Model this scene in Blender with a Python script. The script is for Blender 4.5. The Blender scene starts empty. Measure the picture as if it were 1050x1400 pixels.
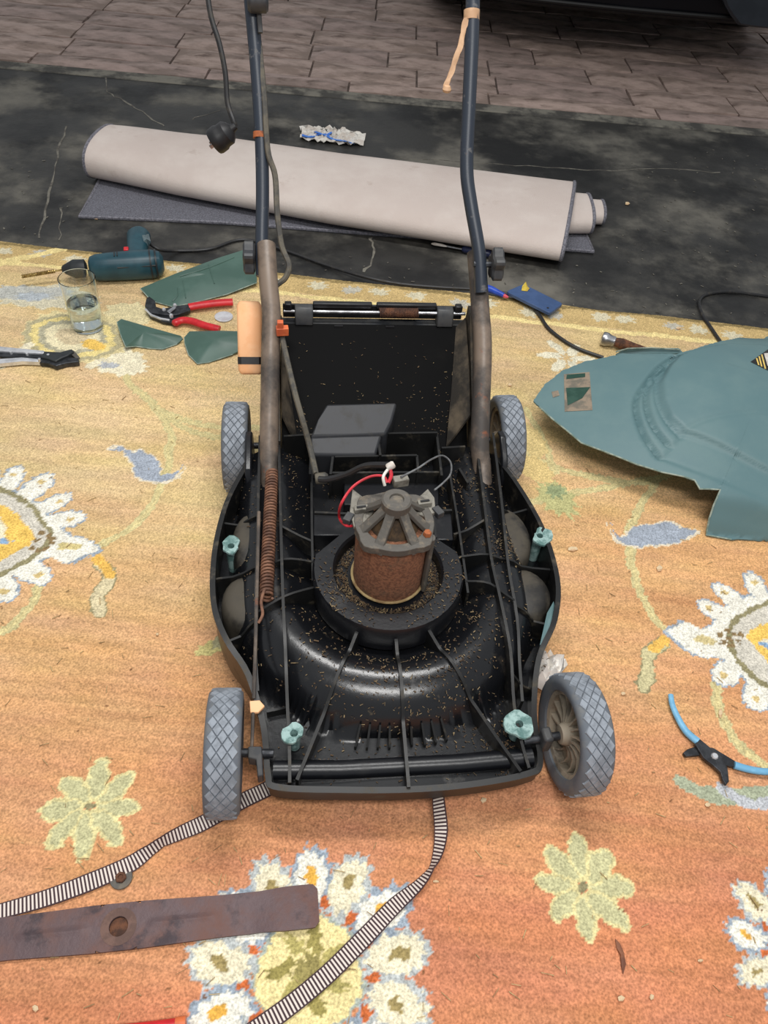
import bpy, bmesh, math, random
import numpy as np
from mathutils import Vector, Matrix
random.seed(7); np.random.seed(7)
sc = bpy.context.scene
COL = sc.collection
PI = math.pi

# ------------------------------------------------------------------ camera
CAM_H = 1.05; PITCH = math.radians(47); ROLL = math.radians(6); FPX = 1050.0
cF = Vector((0, math.cos(PITCH), -math.sin(PITCH)))
cU0 = Vector((0, math.sin(PITCH), math.cos(PITCH)))
cR = Vector((1, 0, 0))*math.cos(ROLL) + cU0*math.sin(ROLL)
cU = Vector((1, 0, 0))*-math.sin(ROLL) + cU0*math.cos(ROLL)
cC = Vector((0, 0, CAM_H))
cam = bpy.data.cameras.new('camera'); camo = bpy.data.objects.new('camera', cam); COL.objects.link(camo)
cam.sensor_fit = 'HORIZONTAL'; cam.sensor_width = 36; cam.lens = 36*FPX/1050; cam.clip_start = .02; cam.clip_end = 100
camo.matrix_world = Matrix(((cR.x, cU.x, -cF.x, cC.x), (cR.y, cU.y, -cF.y, cC.y), (cR.z, cU.z, -cF.z, cC.z), (0, 0, 0, 1)))
sc.camera = camo
# ------------------------------------------------------------------ world, lamps, exposure
w = bpy.data.worlds.new('world'); sc.world = w; w.use_nodes = True
w.node_tree.nodes['Background'].inputs[0].default_value = (.94, .97, 1.0, 1)
w.node_tree.nodes['Background'].inputs[1].default_value = .40
def area(name, loc, sx, sy, power, col, rot=(0, 0, 0)):
    l = bpy.data.lights.new(name, 'AREA'); l.shape = 'RECTANGLE'; l.size = sx; l.size_y = sy; l.energy = power; l.color = col
    o = bpy.data.objects.new(name, l); COL.objects.link(o); o.location = loc; o.rotation_euler = rot
area('ceiling_tube_lamp', (-.10, 1.25, 2.35), 1.3, .30, 33, (1, .985, .96))
area('ceiling_tube_lamp_rear', (.25, -.35, 2.35), 1.3, .30, 33, (1, .985, .96))
sc.view_settings.view_transform = 'Standard'; sc.view_settings.look = 'None'
sc.view_settings.gamma = 1; sc.view_settings.use_curve_mapping = False
sc.view_settings.exposure = 0.0

# ------------------------------------------------------------------ places: a photo point at a known height above the rug
def at(px, py, z=0.0):
    d = cF + cR*((px-525)/FPX) - cU*((py-700)/FPX)
    return cC + d*((z-CAM_H)/d.z)
def atd(px, py, d):
    return cC + (cF + cR*((px-525)/FPX) - cU*((py-700)/FPX))*d
YAW = math.radians(9.3)
MO = at(533, 800, .16); MO.z = 0
def toL(P):
    q = P-MO; c, s = math.cos(YAW), math.sin(YAW)
    return Vector((q.x*c+q.y*s, -q.x*s+q.y*c, q.z))
def LP(px, py, z): return toL(at(px, py, z))
def LD(px, py, d): return toL(atd(px, py, d))
FLOOR = -.010

# ------------------------------------------------------------------ materials
def lin(c):
    return tuple(((x/255)/12.92 if x/255 <= .04045 else ((x/255+.055)/1.055)**2.4) for x in c)
def N(nt, t, **k):
    n = nt.nodes.new(t)
    for a, b in k.items(): setattr(n, a, b)
    return n
def mat(name, c1, c2=None, scale=20, rough=.6, rough2=None, metal=0, bump=0, bscale=None, lo=.4, hi=.6, c3=None, scale3=60, lo3=.55, hi3=.7, detail=4, stretch=None, trans=0, ior=1.45, coat=0, spec=.5):
    m = bpy.data.materials.new(name); m.use_nodes = True; nt = m.node_tree; b = nt.nodes['Principled BSDF']
    b.inputs['Base Color'].default_value = (*lin(c1), 1); b.inputs['Roughness'].default_value = rough; b.inputs['Metallic'].default_value = metal
    b.inputs['Specular IOR Level'].default_value = spec; b.inputs['Coat Weight'].default_value = coat
    if trans: b.inputs['Transmission Weight'].default_value = trans; b.inputs['IOR'].default_value = ior
    tc = N(nt, 'ShaderNodeTexCoord'); src = tc.outputs['Object']
    if stretch:
        mp = N(nt, 'ShaderNodeMapping'); mp.inputs['Scale'].default_value = stretch; nt.links.new(src, mp.inputs[0]); src = mp.outputs[0]
    def nz(s, d=detail):
        n = N(nt, 'ShaderNodeTexNoise'); n.inputs['Scale'].default_value = s; n.inputs['Detail'].default_value = d; n.inputs['Roughness'].default_value = .65
        nt.links.new(src, n.inputs['Vector']); return n.outputs['Fac']
    def rng(o, a, z):
        r = N(nt, 'ShaderNodeMapRange'); r.interpolation_type = 'SMOOTHSTEP'; r.inputs['From Min'].default_value = a; r.inputs['From Max'].default_value = z; nt.links.new(o, r.inputs['Value']); return r.outputs[0]
    cur = None
    if c2:
        f = rng(nz(scale), lo, hi); x = N(nt, 'ShaderNodeMix', data_type='RGBA')
        x.inputs[6].default_value = (*lin(c1), 1); x.inputs[7].default_value = (*lin(c2), 1); nt.links.new(f, x.inputs[0]); cur = x.outputs[2]
        if rough2 is not None:
            y = N(nt, 'ShaderNodeMix', data_type='FLOAT'); y.inputs[2].default_value = rough; y.inputs[3].default_value = rough2
            nt.links.new(f, y.inputs[0]); nt.links.new(y.outputs[0], b.inputs['Roughness'])
        if c3:
            f3 = rng(nz(scale3), lo3, hi3); x3 = N(nt, 'ShaderNodeMix', data_type='RGBA'); nt.links.new(cur, x3.inputs[6]); x3.inputs[7].default_value = (*lin(c3), 1); nt.links.new(f3, x3.inputs[0]); cur = x3.outputs[2]
        nt.links.new(cur, b.inputs['Base Color'])
    if bump:
        bp = N(nt, 'ShaderNodeBump'); bp.inputs['Strength'].default_value = bump; bp.inputs['Distance'].default_value = .004
        nt.links.new(nz(bscale or scale*3), bp.inputs['Height']); nt.links.new(bp.outputs[0], b.inputs['Normal'])
    return m
M = {}
M['concrete'] = mat('stained_concrete', (50, 49, 47), (116, 112, 103), 3.0, .5, .8, bump=.35, bscale=40, lo=.43, hi=.68, c3=(20, 20, 20), scale3=2.1, lo3=.44, hi3=.60, detail=11)
M['kerb'] = mat('grey_joint', (124, 120, 110), (70, 68, 64), 9, .9, bump=.4, bscale=60)
M['paver'] = mat('stamped_concrete', (168, 146, 138), (130, 114, 106), 5, .62, .8, bump=.6, bscale=14, lo=.38, hi=.62, c3=(100, 84, 76), scale3=11, lo3=.55, hi3=.68, detail=6, stretch=(1, 2.2, 1))
M['paver2'] = mat('stamped_concrete_brown', (176, 154, 144), (138, 120, 110), 5, .62, .8, bump=.6, bscale=14, lo=.4, hi=.6, c3=(106, 88, 80), scale3=9, lo3=.55, hi3=.68, detail=6, stretch=(1, 2.2, 1))
M['grout'] = mat('dark_joint', (118, 102, 94), (88, 76, 70), 12, .9)
M['deck'] = mat('black_deck_plastic', (20, 21, 24), (54, 49, 42), 22, .23, .6, bump=.05, bscale=150, lo=.58, hi=.80, c3=(92, 80, 62), scale3=60, lo3=.64, hi3=.80, detail=7, spec=.6)
M['panel'] = mat('black_panel_plastic', (9, 9, 10), (26, 25, 24), 9, .42, .6, lo=.5, hi=.8, detail=8, spec=.04, c3=(70, 64, 54), scale3=60, lo3=.68, hi3=.8, stretch=(1, 1.6, 1))
M['dustdome'] = mat('dusty_dome', (74, 68, 58), (36, 34, 32), 14, .75, .5, lo=.42, hi=.64, detail=7)
M['deckclean'] = mat('black_smooth_plastic', (20, 21, 25), (40, 39, 38), 18, .32, .55, bump=.06, bscale=200, lo=.55, hi=.8, detail=6)
M['rib'] = mat('dusty_black_rib', (24, 24, 24), (84, 76, 62), 40, .42, .8, lo=.52, hi=.80, detail=6)
M['dustwall'] = mat('dusty_side_wall', (46, 42, 37), (98, 86, 70), 22, .6, .85, lo=.4, hi=.7, detail=7)
M['dark'] = mat('dark_grey_plastic', (52, 54, 58), (70, 70, 70), 30, .5)
M['chute'] = mat('chute_plastic', (46, 47, 51), (62, 60, 57), 30, .5, .7, lo=.5, hi=.75, detail=6)
M['tube'] = mat('painted_tube', (44, 51, 62), (92, 92, 94), 55, .38, .6, lo=.60, hi=.68, c3=(120, 86, 62), scale3=90, lo3=.68, hi3=.76, detail=5)
M['dirtytube'] = mat('dirty_steel_tube', (128, 112, 98), (66, 60, 56), 9, .40, .65, lo=.38, hi=.60, c3=(128, 78, 54), scale3=34, lo3=.60, hi3=.74, detail=6, spec=.6)
M['rust'] = mat('rust', (112, 72, 50), (70, 46, 36), 60, .85, bump=.5, bscale=300, lo=.38, hi=.62)
M['rustspring'] = mat('rusty_spring_wire', (134, 94, 72), (92, 62, 48), 60, .7, lo=.4, hi=.6)
M['motorcan'] = mat('rusty_motor_can', (150, 102, 74), (114, 74, 54), 240, .85, bump=.7, bscale=500, lo=.42, hi=.6, c3=(104, 84, 66), scale3=20, lo3=.55, hi3=.7)
M['rustband'] = mat('orange_rust', (170, 96, 54), (120, 70, 48), 50, .8)
M['cast'] = mat('cast_motor_frame', (88, 84, 78), (122, 112, 98), 60, .55, .8, lo=.5, hi=.7, bump=.2, bscale=200)
M['greyplate'] = mat('grey_terminal_plate', (136, 132, 122), (92, 88, 80), 50, .6, lo=.45, hi=.65)
M['tyre'] = mat('worn_rubber', (98, 104, 112), (110, 112, 114), 40, .75, lo=.45, hi=.65, c3=(110, 106, 98), scale3=90, lo3=.64, hi3=.75)
M['tread'] = mat('worn_rubber_tread', (146, 153, 162), (122, 128, 136), 50, .7, lo=.4, hi=.6, c3=(124, 120, 112), scale3=120, lo3=.66, hi3=.76)
M['hub'] = mat('dusty_wheel_hub', (160, 148, 130), (112, 104, 92), 30, .7, lo=.45, hi=.65)
M['teal'] = mat('torn_green_plastic', (160, 188, 184), (92, 126, 122), 60, .6, lo=.4, hi=.6)
M['cover'] = mat('green_cover_plastic', (92, 122, 126), (100, 128, 130), 7, .46, .55, bump=.08, bscale=500, lo=.4, hi=.65, c3=(116, 126, 118), scale3=26, lo3=.74, hi3=.86, detail=6)
M['shard'] = mat('green_shard_plastic', (70, 98, 88), (80, 108, 98), 9, .42, .5, lo=.4, hi=.65, c3=(112, 122, 108), scale3=40, lo3=.72, hi3=.84)
M['tornedge'] = mat('pale_torn_edge', (160, 172, 160), (110, 130, 120), 60, .7)
M['residue'] = mat('glue_residue', (146, 130, 112), (112, 106, 94), 40, .8)
M['dgreen'] = mat('dark_green_film', (30, 66, 54), (44, 78, 66), 40, .45)
M['orange'] = mat('peach_orange_plastic', (255, 198, 148), (252, 186, 132), 20, .5)
M['orangered'] = mat('orange_clip', (226, 116, 66), (200, 96, 60), 30, .5)
M['blackcable'] = mat('black_cable', (34, 34, 36), (60, 56, 50), 50, .5, .7, lo=.5, hi=.7)
M['dustcable'] = mat('dusty_cable', (70, 68, 64), (96, 90, 78), 50, .6)
M['black'] = mat('black_plastic', (22, 22, 24), (34, 34, 36), 30, .45)
M['redwire'] = mat('red_wire', (206, 44, 58), (180, 40, 50), 60, .4)
M['greywire'] = mat('grey_wire', (120, 122, 124), (96, 96, 98), 60, .5)
M['white'] = mat('white_plastic', (226, 222, 214), (200, 190, 180), 50, .6)
M['ruststain'] = mat('rust_stain', (116, 88, 78), (98, 74, 66), 60, .75, bump=.3, bscale=200)
M['steel'] = mat('bright_steel', (200, 202, 206), (140, 140, 142), 40, .28, .4, metal=.9)
M['chrome'] = mat('chrome', (232, 233, 236), (205, 206, 210), 40, .22, metal=.55)
M['darksteel'] = mat('dark_tool_steel', (72, 74, 78), (48, 50, 54), 60, .38, .5, metal=.6)
M['blade'] = mat('rusty_blade', (96, 78, 80), (116, 84, 76), 14, .5, .7, metal=.25, lo=.4, hi=.65, c3=(70, 58, 62), scale3=24, lo3=.50, hi3=.66, bump=.25, bscale=130, detail=7)
M['red'] = mat('red_grip', (216, 38, 46), (196, 30, 40), 40, .38)
M['ltblue'] = mat('light_blue_grip', (128, 188, 222), (112, 172, 208), 40, .45)
M['blue'] = mat('blue_handle', (40, 80, 190), (30, 66, 170), 40, .35)
M['navy'] = mat('navy_handle', (30, 38, 74), (24, 30, 58), 40, .35)
M['phone'] = mat('blue_case', (62, 88, 132), (54, 80, 122), 30, .45)
M['yellowleaf'] = mat('yellow_leaf', (214, 186, 70), (190, 160, 60), 80, .7)
M['drill'] = mat('teal_drill_body', (28, 66, 78), (36, 76, 88), 20, .42, lo=.4, hi=.6)
M['drilldark'] = mat('drill_black', (30, 34, 38), (44, 48, 50), 30, .5)
M['drillgrey'] = mat('drill_grey_cap', (96, 112, 116), (80, 96, 100), 30, .5)
M['gold'] = mat('brass_drill_bit', (206, 180, 116), (150, 120, 70), 120, .35, metal=.8)
M['backing'] = mat('beige_carpet_backing', (214, 202, 194), (204, 190, 182), 5, .9, bump=.3, bscale=320, lo=.35, hi=.65, c3=(190, 174, 164), scale3=14, lo3=.60, hi3=.78)
M['pile'] = mat('grey_carpet_pile', (136, 136, 146), (98, 98, 106), 260, 1, bump=1, bscale=420, lo=.35, hi=.65)
M['binding'] = mat('grey_binding', (132, 130, 138), (96, 96, 104), 200, .9)
M['chip'] = mat('pale_wood_chip', (226, 204, 166), (200, 160, 120), 60, .8)
M['straw'] = mat('dry_straw', (188, 164, 116), (140, 112, 76), 30, .8)
M['deckstraw'] = mat('deck_straw', (146, 126, 92), (84, 70, 50), 90, .85)
M['mulch'] = mat('brown_clippings', (92, 72, 50), (60, 48, 36), 60, .9)
M['leaf'] = mat('brown_leaf', (142, 92, 66), (112, 70, 52), 40, .7)
M['tissue'] = mat('dirty_tissue', (246, 242, 236), (214, 196, 178), 26, .9, lo=.5, hi=.7)
M['tape'] = mat('peeling_tape', (204, 166, 130), (184, 146, 112), 30, .6)
M['crack'] = mat('dusty_crack', (122, 118, 108), (84, 80, 74), 30, .9)
M['carpaint'] = mat('dark_blue_car_paint', (5, 6, 12), (6, 8, 15), 3, .35, spec=.3)
M['cartrim'] = mat('black_car_trim', (10, 10, 11), (14, 14, 15), 10, .6)
M['cartyre'] = mat('car_tyre', (20, 20, 22), (28, 28, 30), 30, .7)
M['alloy'] = mat('car_wheel_rim', (120, 122, 126), (100, 100, 104), 20, .35, metal=.8)
M['coin'] = mat('white_cap', (206, 208, 212), (190, 190, 194), 40, .4)
M['bluepaper'] = mat('blue_print', (60, 120, 214), (80, 140, 224), 30, .5)
M['yellow'] = mat('yellow_print', (232, 200, 110), (220, 190, 100), 30, .5)
def glassmat(name, col, ior, rough=0):
    m = bpy.data.materials.new(name); m.use_nodes = True; nt = m.node_tree; nt.nodes.remove(nt.nodes['Principled BSDF'])
    g = N(nt, 'ShaderNodeBsdfGlass'); g.inputs['Color'].default_value = (*col, 1); g.inputs['IOR'].default_value = ior; g.inputs['Roughness'].default_value = rough
    nt.links.new(g.outputs[0], nt.nodes['Material Output'].inputs[0]); return m
M['glass'] = glassmat('clear_glass', (.97, .99, .99), 1.45)
M['water'] = glassmat('water', (.97, .99, 1), 1.33)

# ------------------------------------------------------------------ mesh helpers
class MB:
    def __init__(s, off=(0, 0, 0)): s.v = []; s.f = []; s.o = Vector(off)
    def add(s, vs, fs):
        b = len(s.v); s.v += [tuple(Vector(p)-s.o) for p in vs]; s.f += [tuple(b+i for i in f) for f in fs]; return s
    def box(s, c, d, rz=0, m=None):
        c = Vector(c); R = m or Matrix.Rotation(rz, 3, 'Z'); hx, hy, hz = d[0]/2, d[1]/2, d[2]/2
        vs = [c+R@Vector((x*hx, y*hy, z*hz)) for z in (-1, 1) for y in (-1, 1) for x in (-1, 1)]
        return s.add(vs, [(0, 2, 3, 1), (4, 5, 7, 6), (0, 1, 5, 4), (2, 6, 7, 3), (0, 4, 6, 2), (1, 3, 7, 5)])
    def tube(s, path, r, n=10, closed=False, flat=None, up=None):
        P = [Vector(p) for p in path]; k = len(P); R = r if hasattr(r, '__len__') else [r]*k
        rings = []; prev = None
        for i in range(k):
            if closed: t = P[(i+1) % k]-P[i-1]
            else: t = P[min(i+1, k-1)]-P[max(i-1, 0)]
            t.normalize()
            if prev is None:
                a = Vector(up) if up else (Vector((0, 0, 1)) if abs(t.z) < .9 else Vector((1, 0, 0)))
            else: a = prev
            a = (a-t*a.dot(t)); a.normalize(); prev = a; b = t.cross(a)
            fx = flat if flat else 1
            rings.append([P[i]+a*math.cos(2*PI*j/n)*R[i]*fx+b*math.sin(2*PI*j/n)*R[i] for j in range(n)])
        return s.loft(rings, caps=not closed, closed=closed)
    def loft(s, rings, caps=True, closed=False):
        n = len(rings[0]); vs = [p for r in rings for p in r]; fs = []
        K = len(rings)
        for i in range(K if closed else K-1):
            for j in range(n):
                a = i*n+j; b = i*n+(j+1) % n; c = ((i+1) % K)*n+(j+1) % n; d = ((i+1) % K)*n+j
                fs.append((a, b, c, d))
        if caps: fs.append(tuple(range(n))[::-1]); fs.append(tuple((K-1)*n+j for j in range(n)))
        return s.add(vs, fs)
    def lathe(s, prof, n=32, c=(0, 0, 0), m=None, caps=True):
        m = m or Matrix.Identity(3); c = Vector(c)
        return s.loft([[c+m@Vector((r*math.cos(2*PI*j/n), r*math.sin(2*PI*j/n), z)) for j in range(n)] for r, z in prof], caps=caps)
    def prism(s, poly, th):       # poly: 3D points of the top face; th: how far down
        k = len(poly); P = [Vector(p) for p in poly]
        return s.add(P+[p-Vector((0, 0, th)) for p in P], [tuple(range(k)), tuple(range(2*k-1, k-1, -1))]+[(i, k+i, k+(i+1) % k, (i+1) % k) for i in range(k)])
    def shell(s, pts, bulge=0, th=.003, rings=6, zf=None):   # thin curved sheet within an outline of 3D points
        P = [Vector(p) for p in pts]; k = len(P); c = sum(P, Vector())/k
        vs = []; fs = []
        for lay in (0, 1):
            vs.append(c+Vector((0, 0, bulge-lay*th)))
            for i in range(1, rings+1):
                t = i/rings
                for p in P: vs.append(c+(p-c)*t+Vector((0, 0, bulge*(1-t*t)-lay*th)))
        if zf: vs = [Vector((v.x, v.y, v.z+zf(v.x, v.y))) for v in vs]
        L = 1+rings*k
        for lay in (0, 1):
            b = lay*L; fl = (lambda q: q) if lay == 0 else (lambda q: q[::-1])
            for j in range(k): fs.append(fl((b, b+1+j, b+1+(j+1) % k)))
            for i in range(rings-1):
                for j in range(k):
                    a = b+1+i*k+j; a2 = b+1+i*k+(j+1) % k; fs.append(fl((a, a+k, a2+k, a2)))
        e = 1+(rings-1)*k
        for j in range(k): fs.append((e+j, L+e+j, L+e+(j+1) % k, e+(j+1) % k))
        return s.add(vs, fs)
    def build(s, name, m, parent=None, ang=.65, bevel=0):
        me = bpy.data.meshes.new(name); bm = bmesh.new()
        vv = [bm.verts.new(p) for p in s.v]
        for f in s.f:
            if len(set(f)) < 3: continue
            try: bm.faces.new([vv[i] for i in f])
            except ValueError: pass
        bmesh.ops.recalc_face_normals(bm, faces=bm.faces)
        for f in bm.faces: f.smooth = True
        for e in bm.edges:
            if len(e.link_faces) == 2 and e.calc_face_angle(0) > ang: e.smooth = False
        bm.to_mesh(me); bm.free(); me.materials.append(M[m] if isinstance(m, str) else m)
        o = bpy.data.objects.new(name, me); COL.objects.link(o)
        if parent: o.parent = parent
        if bevel:
            b = o.modifiers.new('bevel', 'BEVEL'); b.width = bevel; b.segments = 2; b.limit_method = 'ANGLE'; b.angle_limit = .7
        return o
def tag(o, label, cat=None, group=None, kind=None):
    if label: o['label'] = label
    if cat: o['category'] = cat
    if group: o['group'] = group
    if kind: o['kind'] = kind
    return o
def empty(name, loc, label, cat, group=None, rz=0):
    o = bpy.data.objects.new(name, None); COL.objects.link(o); o.empty_display_size = .05
    o.location = loc; o.rotation_euler = (0, 0, rz); return tag(o, label, cat, group)
def copy_tree(o, parent=None):
    c = o.copy(); COL.objects.link(c); c.parent = parent
    for ch in list(o.children): copy_tree(ch, c)
    return c
def smooth_path(pts, sub=6):
    P = [Vector(p) for p in pts]; out = []
    for i in range(len(P)-1):
        p0 = P[max(i-1, 0)]; p1 = P[i]; p2 = P[i+1]; p3 = P[min(i+2, len(P)-1)]
        for k in range(sub):
            t = k/sub
            out.append(.5*((2*p1)+(p2-p0)*t+(2*p0-5*p1+4*p2-p3)*t*t+(3*p1-p0-3*p2+p3)*t**3))
    out.append(P[-1]); return out
def frame(d, up=(0, 0, 1)):      # matrix whose local z points along d
    z = Vector(d).normalized(); u = Vector(up)
    if abs(z.dot(u)) > .95: u = Vector((1, 0, 0))
    x = u.cross(z).normalized(); y = z.cross(x)
    return Matrix(((x.x, y.x, z.x), (x.y, y.y, z.y), (x.z, y.z, z.z)))


# ================================================================== the setting
PA = at(0, 84, FLOOR); PB = at(1050, 178, FLOOR)
pu = Vector((PB.x-PA.x, PB.y-PA.y, 0)).normalized(); pv = Vector((-pu.y, pu.x, 0)); pm = (PA+PB)/2; pm.z = 0
def PV(u, v, z=0): return pm+pu*u+pv*v+Vector((0, 0, z))
b = MB(); b.prism([PV(-4, -4.6, FLOOR), PV(4, -4.6, FLOOR), PV(4, -.07, FLOOR), PV(-4, -.07, FLOOR)], .1)
fl = b.build('floor', 'concrete'); tag(fl, 'dark oil-stained concrete garage floor', kind='structure')
b = MB(); b.prism([PV(-4, -.07, FLOOR+.004), PV(4, -.07, FLOOR+.004), PV(4, 0, FLOOR+.004), PV(-4, 0, FLOOR+.004)], .1)
tag(b.build('trim_1', 'kerb', bevel=.004), 'grey concrete strip between garage floor and brown paving', kind='structure')
b = MB(); b.prism([PV(-4, 0, FLOOR-.004), PV(4, 0, FLOOR-.004), PV(4, 4.2, FLOOR-.004), PV(-4, 4.2, FLOOR-.004)], .1)
pave = b.build('pavement', 'grout'); tag(pave, 'brown stamped stone paving of the driveway', kind='structure')
def stone_mesh(L, W, sd, m):
    r = random.Random(sd); nx, ny = 6, 3; vs = []; fs = []
    for j in range(ny+1):
        for i in range(nx+1):
            e = (i in (0, nx)) or (j in (0, ny))
            vs.append((-L/2+L*i/nx+(0 if i in (0, nx) else r.uniform(-.01, .01)), -W/2+W*j/ny, r.uniform(-.003, .003)+(-.003 if e else .005)))
    for j in range(ny):
        for i in range(nx):
            a = j*(nx+1)+i; fs.append((a, a+1, a+nx+2, a+nx+1))
    per = [i for i in range(nx+1)]+[j*(nx+1)+nx for j in range(1, ny+1)]+[ny*(nx+1)+i for i in range(nx-1, -1, -1)]+[j*(nx+1) for j in range(ny-1, 0, -1)]
    base = len(vs)
    for p in per: x, y, z = vs[p]; vs.append((x, y, -.03))
    k = len(per)
    for i in range(k): fs.append((per[i], base+i, base+(i+1) % k, per[(i+1) % k]))
    me = bpy.data.meshes.new('paving_stone'); me.from_pydata(vs, [], fs); me.materials.append(M[m]); me.update(); return me
SM = {}
for W in (.12, .20):
    for li, L in enumerate((.32, .42, .54, .66)):
        for vv in range(2): SM[W, li, vv] = (L, stone_mesh(L-.008, W-.008, li*7+vv*3+int(W*1000), 'paver' if vv else 'paver2'))
r = random.Random(3); v = 0; row = 0
rz = math.atan2(pu.y, pu.x)
while v < 3.3:
    W = .12 if row == 0 else .20
    u = -2.75+r.uniform(-.3, 0); umax = 3.0
    while u < umax:
        L, me = SM[W, r.choice((2, 3)) if row == 0 else r.choice((0, 1, 1, 2)), r.randrange(2)]
        c = PV(u+L/2, v+W/2, FLOOR+.006+r.uniform(-.0015, .0015))
        o = bpy.data.objects.new('paving_stone', me); COL.objects.link(o); o.location = c; o.rotation_euler = (0, 0, rz+(PI if r.random() < .5 else 0)); o.parent = pave
        u += L
    v += W; row += 1

# cracks: shallow dusty ribbons in the concrete
def ribbon(pts, wd, z, name, m, parent):
    b = MB(); P = smooth_path([at(x, y, z) for x, y in pts], 5); q = []
    for i, p in enumerate(P):
        t = (P[min(i+1, len(P)-1)]-P[max(i-1, 0)]); n = Vector((-t.y, t.x, 0)).normalized(); ww = wd*random.uniform(.35, 1.1); j = n*random.uniform(-.006, .006)
        q.append((p+j+n*ww/2, p+j-n*ww/2))
    vs = [x for pr in q for x in pr]+[x-Vector((0, 0, .004)) for pr in q for x in pr]; k = len(q); fs = []
    for i in range(k-1):
        fs += [(2*i, 2*i+1, 2*i+3, 2*i+2), (2*k+2*i, 2*k+2*i+2, 2*k+2*i+3, 2*k+2*i+1), (2*i, 2*i+2, 2*k+2*i+2, 2*k+2*i), (2*i+1, 2*k+2*i+1, 2*k+2*i+3, 2*i+3)]
    b.add(vs, fs); return b.build(name, m, parent)
for pts, wd in (([(146, 98), (148, 125), (175, 140), (205, 160), (225, 172)], .008), ([(90, 172), (78, 215), (65, 275), (50, 325)], .007), ([(84, 285), (82, 328)], .006),
                ([(735, 228), (820, 233), (900, 230), (985, 236)], .006), ([(505, 325), (514, 345), (498, 372)], .012), ([(262, 163), (300, 150)], .005), ([(540, 215), (640, 222), (735, 228)], .004)):
    ribbon(pts, wd, FLOOR+.0006, 'crack', 'crack', fl)

# ------------------------------------------------------------------ the rug: knotted pattern carried by the colour of its own knots
def vnoise(x, y, sc_, seed):
    x = x*sc_; y = y*sc_; xi = np.floor(x).astype(np.int64); yi = np.floor(y).astype(np.int64); fx = x-xi; fy = y-yi
    fx = fx*fx*(3-2*fx); fy = fy*fy*(3-2*fy)
    def h(a, b):
        n = (a*374761393+b*668265263+seed*974711) & 0x7fffffff; n = ((n ^ (n >> 13))*1274126177) & 0x7fffffff
        return ((n ^ (n >> 16)) & 0xffff)/65535.0
    return (h(xi, yi)*(1-fx)+h(xi+1, yi)*fx)*(1-fy)+(h(xi, yi+1)*(1-fx)+h(xi+1, yi+1)*fx)*fy
def fbm(x, y, s, seed, o=3):
    a = 0; t = 0
    for i in range(o): a = a+vnoise(x, y, s*2**i, seed+i)*.5**i; t += .5**i
    return a/t
def axis(segs):
    out = []
    for a, b_, st in segs: out.append(np.arange(a, b_-1e-6, st))
    out.append(np.array([segs[-1][1]])); return np.concatenate(out)
RL0 = at(0, 329); RL1 = at(1050, 448)
def rug_back(x): return RL0.y+(RL1.y-RL0.y)*(x-RL0.x)/(RL1.x-RL0.x)
gx = axis([(-1.6, -1.12, .02), (-1.12, -.62, .004), (-.62, .66, .0026), (.66, 1.05, .004), (1.05, 1.6, .02)])
gy = axis([(-1.0, .12, .02), (.12, .75, .0024), (.75, 1.15, .0035), (1.15, 1.80, .0042)])
X, Y = np.meshgrid(gx, gy); GX, GY = X.shape[1], X.shape[0]
ylim = rug_back(X)+.012*(vnoise(X, X*0, 6, 5)-.5)
Y = np.where(Y > 1.5, 1.5+(Y-1.5)*(ylim-1.5)/.30, Y)
wx = X+.006*(vnoise(X, Y, 160, 1)-.5)+.010*(vnoise(X, Y, 25, 2)-.5); wy = Y+.006*(vnoise(X, Y, 160, 3)-.5)+.010*(vnoise(X, Y, 25, 4)-.5)
Cc = np.zeros(X.shape+(3,))
def L3(c): return np.array(lin(c))
def mixc(a, b_, f): return a*(1-f[..., None])+b_*f[..., None]
f1 = np.clip((Y-.15)/1.3, 0, 1); f2 = np.clip((X+.8)/1.6, 0, 1)
red = np.clip(1.05-1.25*f1+.42*(f2-.5)+.55*(fbm(X*.35, Y*1.6, 5, 11)-.5)+.16*(fbm(X*.6, Y*9, 9, 21)-.5), 0, 1)
Cc[:] = mixc(mixc(L3((216, 188, 140)), L3((214, 168, 120)), np.clip(red*2, 0, 1)), L3((204, 136, 100)), np.clip(red*2-1, 0, 1))
st = fbm(X*1.2, Y*14, 10, 31)
Cc *= (1+.34*(st-.5)+.30*(fbm(X*.8, Y*2.2, 7, 61, 4)-.5))[..., None]; Cc[..., 2] *= 1+.25*(fbm(X, Y*2, 12, 71)-.5); Cc[..., 1] *= 1+.14*(fbm(X*.7, Y*3, 9, 81)-.5)
def W2(p): v_ = at(p[0], p[1]); return np.array((v_.x, v_.y))
def box_idx(pts, pad):
    lo_ = pts.min(0)-pad-.01; hi_ = pts.max(0)+pad+.01
    i0, i1 = np.searchsorted(gx, (lo_[0], hi_[0])); rowmin = Y.min(1); rowmax = Y.max(1)
    j = np.where((rowmax >= lo_[1]) & (rowmin <= hi_[1]))[0]
    if len(j) == 0 or i1 <= i0: return None
    return slice(j[0], j[-1]+1), slice(i0, i1)
def poly(pts, col, soft=0, world=False):
    P = np.array(pts) if world else np.array([W2(p) for p in pts]); s_ = box_idx(P, 0)
    if s_ is None: return
    x = wx[s_]; y = wy[s_]; ins = np.zeros(x.shape, bool); k = len(P)
    for i in range(k):
        x0, y0 = P[i]; x1, y1 = P[(i+1) % k]
        if y0 == y1: continue
        ins ^= ((y0 > y) != (y1 > y)) & (x < (x1-x0)*(y-y0)/(y1-y0)+x0)
    Cc[s_][ins] = L3(col)*(1+.10*(vnoise(x, y, 90, 77)[ins][:, None]-.5)*2)
def cr(pts, sub=6):
    return [(p.x, p.y) for p in smooth_path([Vector((x, y, 0)) for x, y in pts], sub)]
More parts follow.
